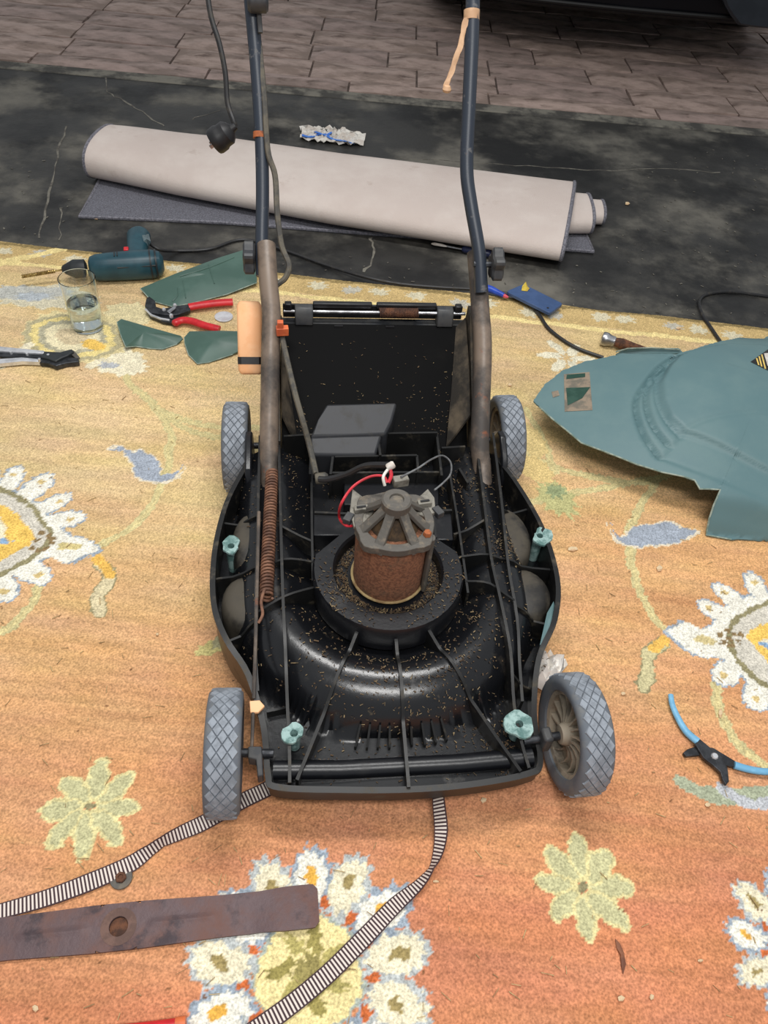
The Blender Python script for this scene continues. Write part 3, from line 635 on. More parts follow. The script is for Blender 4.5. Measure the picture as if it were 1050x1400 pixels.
for a in (-1.05, -2.09, -.32, -2.82, .55, 2.59, 1.57):
    d = Vector((math.cos(a), math.sin(a), 0)); n = Vector((-d.y, d.x, 0))
    p0 = mc+d*.015+Vector((0, 0, HUBZ-.007)); p1 = mc+d*.034+Vector((0, 0, HUBZ-.027)); p2 = mc+d*.056+Vector((0, 0, BZ-.004))
    b = MB(); b.loft([[p+n*w_-d*.002, p-n*w_-d*.002, p-n*w_*1.2-Vector((0, 0, .010)), p+n*w_*1.2-Vector((0, 0, .010))] for p, w_ in ((p0, .0065), (p1, .0058), (p2, .0070))]); b.build('spoke', 'cast', motor, ang=.4, bevel=.0008)
b = MB(); b.lathe([(.042, .250), (.034, .268), (.020, .286), (.004, .290)], 24, (0, .027, 0)); b.build('armature', 'mulch', motor)
b = MB(); b.tube([(.050, .000, .150), (.050, .000, BZ-.006)], .0065, 10, flat=.7); b.build('tie_post', 'cast', motor)
b = MB(); pb = LP(584, 731, BZ); b.lathe([(.0001, .008), (.005, .008), (.0062, .005), (.0062, 0)], 6, (pb.x, pb.y, BZ-.002), caps=True); b.build('bolt', 'rustband', motor)
# brush holder plates and terminals
for pts in ([(482, 668), (510, 690), (512, 700), (496, 715), (484, 720), (478, 700)], [(560, 690), (585, 668), (594, 680), (596, 700), (580, 706), (565, 700)]):
    b = MB(); b.prism([LP(x, y, .2700) for x, y in pts], .006); bh = b.build('brush_plate', 'greyplate', motor, bevel=.001)
    c = sum((LP(x, y, .2700) for x, y in pts), Vector())/len(pts); b = MB(); b.box((c.x, c.y, .2740), (.020, .009, .008), .15); b.build('brush_holder', 'greyplate', motor, bevel=.001)
    b = MB(); b.box((c.x, c.y, .2785), (.013, .003, .002), .15); b.build('brush_slot', 'black', motor)
    b = MB(); e = -1 if c.x < 0 else 1; b.box((c.x+e*.018, c.y-.012, .2680), (.011, .016, .010), e*.5); b.build('terminal', 'dark', motor, bevel=.001)
b = MB(); c = LP(548, 655, .2960); b.box((c.x, c.y, .2920), (.022, .012, .014), .2); b.build('terminal_block', 'greyplate', motor, bevel=.0015)
def cable(name, pts, r_, m, parent, n=8, sub=6): return MB().tube(smooth_path(pts, sub), r_, n).build(name, m, parent)
cable('red_wire', [LP(529, 660, .2960), LP(524, 651, .3020), LP(505, 652, .3020), LP(482, 666, .2960), LP(466, 690, .2860), LP(464, 708, .24), LP(472, 718, .2620), LP(482, 719, .2590)], .0019, 'redwire', motor)
cable('red_lead', [LP(533, 640, .3060), LP(535, 650, .3020), LP(531, 660, .2960)], .0026, 'redwire', motor)
cable('white_lead', [LP(530, 642, .3060), LP(524, 652, .3060), LP(526, 664, .2960)], .0022, 'white', motor)
cable('grey_wire', [LP(548, 652, .3020), LP(570, 641, .2960), LP(590, 628, .2890), LP(605, 623, .25), LP(616, 632, .24), LP(616, 648, .2660), LP(606, 660, .2660), LP(594, 670, .2680)], .0014, 'greywire', motor)
b = MB(); c = LP(534, 637, .3090); b.lathe([(.004, -.006), (.0055, -.004), (.0055, .004), (.004, .006)], 10, c, frame((1, .3, .5))); b.build('wire_cap', 'white', motor)
cable('motor_lead', [LP(436, 655, .2340), LP(450, 655, .2390), LP(475, 648, .2560), LP(500, 637, .2820), LP(532, 636, .3040)], .0048, 'blackcable', mow)
b = MB(); c = LP(440, 654, .20); b.lathe([(.008, -.010), (.0095, -.006), (.0095, .006), (.006, .010)], 12, c, frame((1, 0, .1))); b.build('cable_gland', 'dustcable', mow)

# long rusty tension spring with its rod, link and pointer on the left
s0 = LP(372, 646, .158); s1 = LP(364, 818, .150)
helix(s0, s1, .0088, 41, .0021, 12, 6).build('tension_spring', 'rustspring', mow)
cable('spring_hook', [LP(362, 805, .164), LP(357, 822, .160), LP(359, 840, .155), LP(353, 852, .15)], .0022, 'rustspring', mow)
cable('link_rod', [LP(354, 700, .162), LP(352, 780, .160), LP(350, 860, .148), LP(347, 955, .112)], .0026, 'dirtytube', mow)
b = MB(); b.prism([LP(341, 958, .112), LP(355, 957, .112), LP(362, 965, .112), LP(353, 974, .112), LP(342, 974, .112)], .005); b.build('height_pointer', 'orange', mow, bevel=.001)
cable('pointer_link', [LP(346, 974, .11), LP(345, 1005, .10), LP(344, 1022, .095)], .0024, 'dirtytube', mow)
b = MB(); b.prism([LP(339, 1020, .10), LP(358, 1020, .10), LP(360, 1060, .085), (LP(352, 1062, .085)), LP(350, 1038, .092), LP(339, 1036, .095)], .02); b.build('axle_bracket', 'dark', mow, bevel=.0015)
b = MB(); b.box((.200, -.214, .086), (.014, .022, .036), .1); b.build('axle_bracket', 'dark', mow, bevel=.004)

# wheels
WR = .083; WW = .046
def wheel():
    root = bpy.data.objects.new('wheel', None); COL.objects.link(root); root.parent = mow; root.empty_display_size = .03
    X90 = Matrix(((0, 0, 1), (0, 1, 0), (-1, 0, 0)))
    hw = WW/2
    b = MB(); b.lathe([(.060, -hw+.004), (.070, -hw), (.077, -hw+.001), (.0805, -hw+.005), (.0810, -hw+.010), (.0812, 0), (.0810, hw-.010), (.0805, hw-.005), (.077, hw-.001), (.070, hw), (.060, hw-.004), (.058, 0), (.060, -hw+.004)], 56, (0, 0, 0), X90, caps=False)
    ty = b.build('tyre', 'tyre', root, ang=.8)
    b = MB(); na = 28; nw = 3; pa = 2*PI/na; pw = WW*.86/nw
    for i in range(na):
        for j in range(nw*2-1):
            a = (i+(.5 if j % 2 else 0))*pa; xx = (-WW*.86/2)+pw/2+j*pw/2; vs = []
            for rad, k in ((WR-.0022, .98), (WR+.0000, .84)):
                for da, dx in ((-.5, 0), (0, .5), (.5, 0), (0, -.5)):
                    aa = a+da*pa*k; x_ = xx+dx*pw*k; rd = rad-.9*max(0, abs(x_)-hw+.006)**1.0*.5; vs.append((x_, rd*math.cos(aa), rd*math.sin(aa)))
            b.add(vs, [(4, 5, 6, 7), (0, 1, 5, 4), (1, 2, 6, 5), (2, 3, 7, 6), (3, 0, 4, 7)])
    b.build('tread', 'tread', root, ang=.3)
    b = MB(); b.lathe([(.060, -.016), (.061, .016), (.055, .018), (.054, -.014), (.060, -.016)], 48, (0, 0, 0), X90, caps=False); rim_ = b.build('rim', 'hub', root, ang=.6)
    b = MB(); b.lathe([(.004, -.022), (.013, -.022), (.015, -.018), (.018, 0), (.015, .018), (.012, .020), (.004, .020)], 24, (0, 0, 0), X90); b.build('hub', 'hub', root, ang=.6)
    for k in range(14):
        a = 2*PI*k/14; b = MB(); rg = []
        for t in (0, .25, .5, .75, 1):
            r_ = .015+.041*t; aa = a+.35*t*t; x0 = -.013+.006*math.sin(t*PI)
            c_ = Vector((0, r_*math.cos(aa), r_*math.sin(aa))); n = Vector((0, -math.sin(aa), math.cos(aa)))*.0014
            rg.append([c_+n+Vector((x0, 0, 0)), c_-n+Vector((x0, 0, 0)), c_-n+Vector((-x0, 0, 0)), c_+n+Vector((-x0, 0, 0))])
        b.loft(rg); b.build('spoke', 'hub', root, ang=.5)
    b = MB(); b.lathe([(.014, -.001), (.056, -.002), (.056, .002), (.014, .001), (.014, -.001)], 40, (0, 0, 0), X90, caps=False); b.build('web', 'hub', root)
    return root
wh = wheel()
WP = [(LP(307, 1029, WR), .0, .06, .0), (LP(785, 1003, WR), 0, .05, .05), (LP(324, 612, WR), 0, .02, 0), (LP(690, 600, WR), 0, -.04, 0)]
for i, (p, cx, cy, cz) in enumerate(WP):
    o = wh if i == 0 else copy_tree(wh, mow)
    o.location = (p.x, p.y, WR+.0008); o.rotation_euler = (i*.7*0, cy, cz)
    o['label'] = ('near left wheel facing its diamond tread', 'near right wheel showing its spoked hub', 'far left wheel half behind the deck', 'far right wheel behind the handle tube')[i]
# wheel guards by the rear wheels
for pts, zt in (([(330, 606), (344, 602), (351, 640), (350, 664), (330, 660)], .15), ([(677, 612), (690, 601), (692, 630), (688, 650), (676, 648)], .15)):
    c = [LP(x, y, .12) for x, y in pts]; xm = sum(p.x for p in c)/len(c); y0 = min(p.y for p in c); y1 = max(p.y for p in c)
    pr = [(y0, .06), (y0, .11), (y0+.02, .140), (y1-.035, .160), (y1-.015, .155), (y1, .13), (y1+.01, .06)]
    b = MB(); b.loft([[Vector((xm-.006, y, z)) for y, z in pr], [Vector((xm+.006, y, z)) for y, z in pr]]); b.build('wheel_guard', 'deckclean', mow, bevel=.003)

# handle: lower brackets, upper tubes, knobs
def tube_part(name, pts, r_, m, n=14, flat=None, sub=5, up=None): return MB().tube(smooth_path(pts, sub), r_, n, flat=flat, up=up).build(name, m, mow)
loL = [(-.178, .215, .118), (-.178, .255, .140), LP(368, 600, .178), LP(370, 480, .280), LP(371, 430, .322), LP(367, 385, .358), LP(364, 335, .395)]
loR = [(.186, .225, .118), (.186, .265, .142), LP(656, 600, .178), LP(660, 480, .280), LP(657, 430, .322), LP(654, 385, .358), LP(651, 345, .392)]
for pts in (loL, loR): tube_part('lower_handle', pts, .0185, 'dirtytube', 16, flat=.85, up=(1, 0, 0))
upL = [LD(359, 378, 1.300), LD(358, 330, 1.295), LD(359, 260, 1.285), LD(357, 180, 1.27), LD(351, 90, 1.245), LD(343, 0, 1.215), LD(334, -110, 1.18)]
upR = [LD(658, 400, 1.310), LD(655, 345, 1.295), LD(644, 280, 1.282), LD(638, 230, 1.272), LD(641, 150, 1.25), LD(645, 60, 1.225), LD(647, -20, 1.205), LD(650, -110, 1.18)]
ut = []
for pts in (upL, upR): ut.append(tube_part('upper_handle', pts, .0112, 'tube'))
top = [upL[-1], upL[-1]+(upL[-1]-upL[-2])*.8+Vector((.02, 0, 0)), upR[-1]+(upR[-1]-upR[-2])*.8+Vector((-.02, 0, 0)), upR[-1]]
tube_part('handle_bar', top, .0112, 'tube', sub=8)
b = MB(); b.tube([LD(356, 189, 1.272), LD(356, 181, 1.270)], .0122, 14); b.build('rust_band', 'rustband', ut[0])
for (px, py, d_, s) in ((341, 353, 1.30, -1), (679, 362, 1.30, 1)):
    c = LD(px, py, d_); b = MB(); rg = []
    for x_, k in ((-.010, .8), (-.007, 1), (.007, 1), (.010, .8)):
        rg.append([c+Vector((x_, (.024+.0045*math.cos(5*2*PI*j/40))*k*math.cos(2*PI*j/40), (.024+.0045*math.cos(5*2*PI*j/40))*k*math.sin(2*PI*j/40))) for j in range(40)])
    b.loft(rg); kn = b.build('clamp_knob', 'dark', mow, ang=.5)
    b = MB(); b.tube([c, c+Vector((-s*.04, 0, 0))], .005, 8); b.build('clamp_bolt', 'darksteel', kn)
# clamp at the top of the left tube
b = MB(); c = LD(352, 0, 1.20); b.lathe([(.014, -.016), (.018, -.012), (.018, .012), (.014, .016)], 20, c, frame((1, .1, 0))); b.tube([LD(353, 5, 1.21), LD(356, 45, 1.22)], .004, 8); b.build('joint_clamp', 'dark', mow, ang=.5)
# cable down the left handle, its orange clip, the plug on its cord
cable('handle_cable', [LD(354, 60, 1.235), LD(361, 130, 1.25), LD(366, 205, 1.265), LD(376, 240, 1.275), LD(379, 290, 1.28), LD(385, 335, 1.285), LD(395, 362, 1.285), LD(390, 380, 1.288), LD(376, 393, 1.29), LD(374, 415, 1.29), LD(382, 445, 1.29), LP(392, 490, .292), LP(404, 540, .265), LP(414, 575, .240), LP(424, 612, .205), LP(432, 648, .195)], .0048, 'dustcable', mow)
b = MB(); c = LP(386, 452, .315); b.box(c, (.020, .012, .014), .1); b.box(c+Vector((-.003, 0, .012)), (.010, .010, .012)); b.build('cable_clip', 'orangered', mow, bevel=.001)
cable('plug_cord', [LD(334, -112, 1.172), LD(300, -100, 1.165), LD(282, -50, 1.18), LD(287, 15, 1.20), LD(300, 60, 1.215), LD(308, 100, 1.23), LD(311, 140, 1.245), LD(319, 165, 1.25), LD(321, 174, 1.255), LD(314, 182, 1.255)], .0042, 'blackcable', mow)
pc = LD(303, 187, 1.255); pd = (LD(316, 176, 1.25)-LD(290, 196, 1.262)).normalized()
b = MB(); b.lathe([(.002, -.016), (.0195, -.016), (.021, -.012), (.021, -.002), (.019, .002), (.019, .012), (.014, .018), (.007, .022), (.005, .030)], 28, pc, frame(pd)); plug = b.build('plug', 'black', mow, ang=.5)
b = MB()
for k in (-1, 1): p = pc+frame(pd)@Vector((.007*k, 0, -.018)); b.box(p, (.004, .006, .012), m=frame(pd))
b.build('plug_pin', 'steel', plug)
# orange height lever on the left side
oc0 = LP(344, 512, .20); oc1 = LP(343, 412, .30); b = MB(); rg = []
ox = (oc0.x+oc1.x)/2-.002
pr = [(0, .80), (.06, 1), (.5, 1), (.94, 1), (1, .8)]
dv = (oc1-oc0); dv.x = 0; nn = Vector((0, -dv.z, dv.y)).normalized()
for t, k in pr:
    c = oc0+dv*t; c.x = ox; rg.append([c+Vector((sx*.0215*k, 0, 0))+nn*sy*.013*k for sx, sy in ((-1, -.6), (-.7, -1), (.7, -1), (1, -.6), (1, .6), (.7, 1), (-.7, 1), (-1, .6))])
b.loft(rg); lev = tag(b.build('height_lever', 'orange', mow, ang=.7, bevel=.003), 'peach orange lever grip')
b = MB(); c = oc0+dv*.2; c.x = ox; b.loft([[c+dv*t_+Vector((sx*.022, 0, 0))+nn*sy*.0137 for sx, sy in ((-1, -.6), (-.7, -1), (.7, -1), (1, -.6), (1, .6), (.7, 1), (-.7, 1), (-1, .6))] for t_ in (-.06, .04)]); b.build('black_band', 'black', lev)
b = MB(); cm = oc0+dv*.5; b.tube([Vector((ox, cm.y, cm.z)), Vector((ox+.035, cm.y+.012, cm.z-.004))], .007, 10); b.build('lever_stem', 'orangered', lev)

# dusty bulges in the side pockets
for (px, py, hx_, hy_, zt) in ((347, 742, .036, .066, .128), (340, 822, .042, .052, .124), (696, 735, .036, .064, .128), (716, 812, .044, .052, .124)):
    c = LP(px, py, .11); b = MB(); rg = []
    for t_, k in ((0, 1), (.55, .99), (.80, .92), (.92, .78), (.98, .52), (1, .1)):
        rg.append([Vector((c.x+hx_*k*math.cos(2*PI*j/24), c.y+hy_*k*math.sin(2*PI*j/24), .062+(zt-.062)*t_)) for j in range(24)])
    b.loft(rg); b.build('side_bulge', 'dustdome', deck, ang=1)
# torn-off cover posts
def post(px, py, z, hgt, r_, sd):
    rr_ = random.Random(sd); p = LP(px, py, z); b = MB(); n = 18
    def rg(rad, zz, jag=0): return [Vector((p.x+rad*(1+rr_.uniform(-jag, jag))*math.cos(2*PI*j/n), p.y+rad*(1+rr_.uniform(-jag, jag))*math.sin(2*PI*j/n), zz+(rr_.uniform(-.004, .004) if jag else 0))) for j in range(n)]
    lob = [rr_.uniform(1.0, 2.7) for _ in range(6)]
    def fl_(k, zz):
        out_ = []
        for j in range(n):
            u_ = j/3; i_ = int(u_); L_ = lob[i_ % 6]*(1-u_+i_)+lob[(i_+1) % 6]*(u_-i_); out_.append(Vector((p.x+r_*k*L_*math.cos(2*PI*j/n), p.y+r_*k*L_*math.sin(2*PI*j/n), zz+.003*math.sin(j*1.7))))
        return out_
    b.loft([rg(r_*.9, z-hgt), rg(r_, z-.006), fl_(1.0, z-.001), fl_(.97, z+.002), rg(r_*.62, z+.001), rg(r_*.5, z-.015), rg(.001, z-.016)]); return b.build('torn_post', 'teal', mow, ang=.5)
post(316, 747, .128, .06, .0085, 1); post(738, 733, .128, .06, .0085, 2); post(402, 1003, .108, .035, .0085, 3); post(710, 990, .110, .035, .0088, 5)
for pts in ([(748, 838), (757, 822), (760, 845), (752, 872), (738, 882)],):
    b = MB(); b.shell([LP(x, y, .12+(.004 if i % 2 else 0)) for i, (x, y) in enumerate(pts)], .002, .003, 2); b.build('torn_cover_rag', 'cover', mow)
# dry clippings caught in the deck
def surf(x, y):
    r_ = math.hypot(x, y-.027)
    if r_ < .060: return None
    if r_ < .080: return .147
    if r_ < .112 and y < .08: return .167
    if y > .33: return .146+(y-.345)*.937 if -.155 < x < .165 and y < .48 else None
    return zs(x, y)+.001
for nm, m_, cnt, Ls, sd in (('grass_clippings', 'deckstraw', 1500, (.0015, .0055), 1), ('mulch_clippings', 'mulch', 3200, (.001, .004), 2)):
    rr_ = random.Random(sd); b = MB(); n = 0
    spots = [(.145, .22, .03), (-.10, .28, .03), (.19, .10, .02), (0, .07, .05), (-.07, -.01, .02), (.1, -.02, .03), (.15, -.22, .02), (.03, -.2, .06), (-.05, -.12, .04), (.14, .36, .02), (-.13, .34, .02), (.09, -.15, .04), (.02, .30, .06), (.07, .40, .06)]
    while n < cnt:
        if rr_.random() < .42: c0 = rr_.choice(spots); x = rr_.gauss(c0[0], c0[2]); y = rr_.gauss(c0[1], c0[2])
        elif rr_.random() < .4: a = rr_.uniform(0, 2*PI); q_ = rr_.uniform(.061, .079); x = q_*math.cos(a); y = q_*math.sin(a)+.027
        else: x = rr_.uniform(-.24, .25); y = rr_.uniform(-.25, .47)
        if abs(x) > .24 or y < -.255 or (y > .3 and abs(x) > .15): continue
        if y < -.1 and abs(x) > .165: continue
        z = surf(x, y)
        if z is None or (y > .33 and rr_.random() < .6): continue
        L_ = rr_.uniform(*Ls)*(2.2 if rr_.random() < .05 else 1); R_ = Matrix.Rotation(rr_.uniform(0, PI), 3, 'Z')@Matrix.Rotation(rr_.uniform(-.35, .35), 3, 'Y')
        b.box((x, y, z+.0006), (L_, rr_.uniform(.0005, .0012 if m_ == 'deckstraw' else .002), .0005), m=R_); n += 1
    tag(b.build(nm, m_, mow), None, kind='stuff')

# ================================================================== things around the mower
from mathutils.bvhtree import BVHTree
def origin(px, py, z=0): p = at(px, py, z); return Vector((p.x, p.y, z))
def bvh_of(o):
    me = o.data; off = o.matrix_basis.translation+(o.parent.location if o.parent else Vector())
    return BVHTree.FromPolygons([v.co+off for v in me.vertices], [tuple(p.vertices) for p in me.polygons])
def on(t, px, py, lift=.0006):
    d = (cF+cR*((px-525)/FPX)-cU*((py-700)/FPX)).normalized(); h = t.ray_cast(cC, d)
    if h[0] is None: return None
    n = h[1] if h[1].dot(d) < 0 else -h[1]
    return h[0]+n*lift
def decal(name, t, corners, m, parent, org, nx=6, ny=6, lift=.0008):
    top = []
    for j in range(ny+1):
        for i in range(nx+1):
            u, v_ = i/nx, j/ny; a, b_, c, d = [Vector((*q_, 0)) for q_ in corners]
            p = (a*(1-u)+b_*u)*(1-v_)+(d*(1-u)+c*u)*v_; q = on(t, p.x, p.y, lift)
            if q is None: return None
            top.append(q)
    b = MB(org); k = len(top); vs = top+[p-Vector((0, 0, .0012)) for p in top]; fs = []
    for j in range(ny):
        for i in range(nx):
            a = j*(nx+1)+i; f = (a, a+1, a+nx+2, a+nx+1); fs.append(f); fs.append(tuple(k+x for x in f[::-1]))
    b.add(vs, fs); return b.build(name, m, parent)
def dens(pts, step):
    out = []
    for i in range(len(pts)):
        a = Vector(pts[i]); c = Vector(pts[(i+1) % len(pts)]); n = max(1, int((c-a).length/step))
        for k in range(n): out.append(a.lerp(c, k/n))
    return out

# ---- green top cover torn off the mower
O_ = origin(1000, 600); cov = empty('mower_cover', O_, 'large torn dark green plastic mower cover lying on the rug beside the mower', 'mower cover')
outl = [(729, 548, .055), (745, 525, .05), (770, 506, .045), (800, 494, .04), (830, 488, .04), (850, 484, .045), (880, 484, .05), (925, 484, .058), (950, 477, .062), (1000, 464, .07), (1050, 459, .075), (1110, 462, .075), (1180, 480, .07), (1240, 530, .05), (1260, 600, .03), (1240, 690, .012), (1180, 735, .004), (1100, 741, .004), (1050, 738, .004), (1000, 737, .004), (966, 731, .006), (970, 708, .035), (976, 690, .05), (985, 669, .062), (970, 668, .060), (957, 668, .058), (950, 656, .058), (935, 651, .057), (905, 645, .054), (870, 634, .052), (830, 618, .05), (795, 605, .05), (775, 588, .05), (755, 572, .052)]
def cz(x, y):                    # height of the moulded cover above the rug
    yn = 1.004+.03*max(0, .62-x); d = max(0, y-yn)
    z = .078*math.sin(min(1, d/.055)*PI/2)+.066*math.sin(min(PI, max(0, (d-.05)/.56)*PI))**1.0
    t_ = min(1, max(0, (x-.27)/.40)); k = .50+.50*t_*t_*(3-2*t_)
    f_ = max(0, (y-1.44-.12*max(0, x-.35))/.16); return max(.004, z*k-.05*f_*f_)
def oncover(px, py):
    z = .06
    for _ in range(30): p = at(px, py, z); z = z*.5+cz(p.x, p.y)*.5
    return at(px, py, z)
op = dens([oncover(p[0], p[1]) for p in outl], .0055)
op = [p+Vector((random.uniform(-.0012, .0012), random.uniform(-.0012, .0012), 0)) for p in op]
GZ = .13
gl = [([(922, 487), (900, 500), (879, 525), (875, 544), (890, 575), (913, 600)], .009, .0042), ([(918, 493), (903, 507), (889, 522), (888, 541), (900, 566), (924, 590)], .009, .0042), ([(913, 500), (905, 512), (900, 520), (902, 540), (915, 562), (936, 582)], .006, .004),
      ([(913, 600), (960, 618), (1050, 648), (1150, 676)], .003, .004), ([(938, 579), (980, 594), (1050, 622), (1150, 655)], .0035, .005), ([(938, 579), (974, 570), (1050, 567), (1150, 572)], .0022, .006), ([(870, 690), (970, 690), (1050, 702), (1150, 715)], .004, .010)]
gp = [([at(x, y, GZ if i < 6 else .06).to_2d() for x, y in cr(pts, 4)], dp, wd) for i, (pts, dp, wd) in enumerate(gl)]
def groove(x, y):
    z = 0; P = Vector((x, y))
    for pts, dp, wd in gp:
        dm = 9
        for i in range(len(pts)-1):
            a, c = pts[i], pts[i+1]; d = c-a; t = max(0, min(1, (P-a).dot(d)/(d.length_squared+1e-9))); dm = min(dm, (P-a-d*t).length)
        if dm < 3*wd: z -= dp*math.exp(-(dm/wd)**2)
    return z
b = MB(O_); cen = sum(op, Vector())/len(op)
flat_ = [Vector((p.x, p.y, 0)) for p in op]; b.shell(flat_, 0, .003, 100)
va = np.array(b.v); xy = va[:, :2]+np.array((O_.x, O_.y)); dz = np.zeros(len(va))
def pdist(pts, closed):
    D = np.full(len(xy), 9.); P_ = [np.array(p) for p in pts]
    if closed: P_ = P_+[P_[0]]
    for a, c in zip(P_, P_[1:]):
        d = c-a; t_ = np.clip(((xy-a)@d)/(d@d+1e-9), 0, 1); D = np.minimum(D, np.hypot(*(xy-a-t_[:, None]*d).T))
    return D
def inside(pts):
    ins = np.zeros(len(xy), bool); k = len(pts)
    for i in range(k):
        (x0, y0), (x1, y1) = pts[i], pts[(i+1) % k]
        if y0 != y1: ins ^= ((y0 > xy[:, 1]) != (y1 > xy[:, 1])) & (xy[:, 0] < (x1-x0)*(xy[:, 1]-y0)/(y1-y0)+x0)
    return ins
for pts, dp, wd in gp: dz -= dp*np.exp(-(pdist(pts, False)/wd)**2)
for pp_, hh in (([(930, 488), (915, 503), (906, 520), (909, 540), (921, 561), (942, 578), (980, 593), (1050, 621), (1250, 690), (1250, 480), (1000, 470)], .006), ([(917, 601), (960, 617), (1050, 647), (1250, 710), (1250, 696), (1050, 624), (980, 596), (938, 581)], -.004)):
    q_ = [tuple(at(x, y, GZ).to_2d()) for x, y in pp_]; sd_ = pdist(q_, True)*np.where(inside(q_), 1, -1); t_ = np.clip((sd_+.003)/.006, 0, 1); dz += hh*t_*t_*(3-2*t_)
va[:, 2] += dz+np.array([cz(x, y) for x, y in xy]); b.v = [tuple(p) for p in va]; shell = b.build('cover_shell', 'cover', cov, ang=.9)
tv = bvh_of(shell)
decal('sticker_patch', tv, [(771, 512), (806, 509), (810, 561), (772, 563)], 'residue', cov, O_, 6, 8)
decal('film_remnant', tv, [(774, 531), (807, 530), (796, 545), (776, 555)], 'dgreen', cov, O_, 5, 4, .0016)
decal('film_remnant', tv, [(775, 513), (800, 511), (800, 516), (774, 519)], 'dgreen', cov, O_, 5, 3, .0016)
decal('rust_spot', tv, [(754, 536), (763, 534), (765, 541), (756, 544)], 'residue', cov, O_, 2, 2)
bd = decal('badge', tv, [(1026, 495), (1054, 475), (1110, 480), (1060, 512)], 'black', cov, O_, 8, 8)
for x0, x1, x2, x3, y0, y1 in ((1033, 1035, 1038, 1036, 490.5, 500), (1036.5, 1038.5, 1042, 1040, 488, 502), (1040, 1042, 1047, 1045, 485.5, 505)):
    decal('badge_stripe', tv, [(x0, y0), (x1, y0), (x2, y1), (x3, y1)], 'yellow', bd, O_, 1, 3, .0016)
decal('badge_field', tv, [(1044, 484), (1080, 482), (1075, 501), (1049, 501)], 'white', bd, O_, 3, 3, .0016)
# turned-up torn flap at its far edge
b = MB(O_); b.shell([at(842, 484, .052), at(854, 477, .066), at(880, 475, .070), at(928, 476, .066), at(934, 482, .060), at(900, 486, .056), at(860, 488, .050)], .004, .003, 3); b.build('torn_flap', 'cover', cov)
b = MB(O_); b.tube([at(x, y, z+.001) for x, y, z in ((842, 481, .052), (858, 476.5, .068), (890, 475.5, .071), (930, 478, .066))], .0016, 6); b.build('torn_edge', 'tornedge', cov)
ep = [oncover(p[0], p[1])+Vector((0, 0, -.001)) for p in outl[19:]+outl[:1]]; ep = [p.lerp(q_, k/3) for p, q_ in zip(ep, ep[1:]) for k in range(3)]
ep = [Vector((p.x, p.y, cz(p.x, p.y)-.001)) for p in ep]
b = MB(O_); b.tube(ep, .0017, 6); b.build('torn_edge', 'tornedge', cov)

# ---- green shards
def shard(nm, pts, bulge, label, m='shard', extra=None):
    P = [at(*p) for p in pts]; c = sum(P, Vector())/len(P); c.z = 0
    e = empty(nm, c, label, 'plastic shard', 'broken green plastic shards'); b = MB(c); b.shell(dens(P, .012), bulge, .0028, 7); sh = b.build('sheet', m, e, ang=.9)
    k = len(P)//2; b = MB(c); b.tube([p+Vector((0, 0, -.001)) for p in P[k:]+P[:1]], .0014, 6); b.build('torn_edge', 'tornedge', e); return e, sh, c
e, sh, c0 = shard('plastic_shard', [(192, 394, .012), (240, 374, .030), (300, 352, .036), (335, 341, .034), (352, 345, .03), (351, 386, .012), (310, 402, .006), (262, 414, .004), (236, 419, .004), (207, 411, .004)], .012, 'long green plastic shard with moulded lines behind the red pliers')
t = bvh_of(sh)
for ln in ([(246, 378), (286, 366), (320, 352)], [(236, 412), (243, 404), (243, 394)], [(285, 362), (293, 388)], [(250, 384), (254, 408)]):
    pts = [on(t, x, y, .0004) for x, y in cr(ln, 3)]; pts = [p for p in pts if p]
    b = MB(c0); b.tube(pts, .0016, 6); b.build('moulded_line', 'shard', e)
shard('plastic_shard', [(160, 440, .014), (166, 436, .020), (200, 446, .022), (247, 459, .016), (250, 463, .010), (242, 470, .004), (222, 477, .003), (205, 476, .003), (186, 473, .004), (172, 474, .012), (166, 460, .012)], .006, 'pointed green plastic shard between the glass and the mower')
shard('plastic_shard', [(252, 461, .012), (259, 453, .022), (300, 452, .026), (338, 453, .026), (338, 474, .012), (318, 484, .006), (285, 495, .003), (270, 497, .003), (258, 485, .004), (253, 470, .008)], .012, 'curved green plastic shard next to the orange lever')

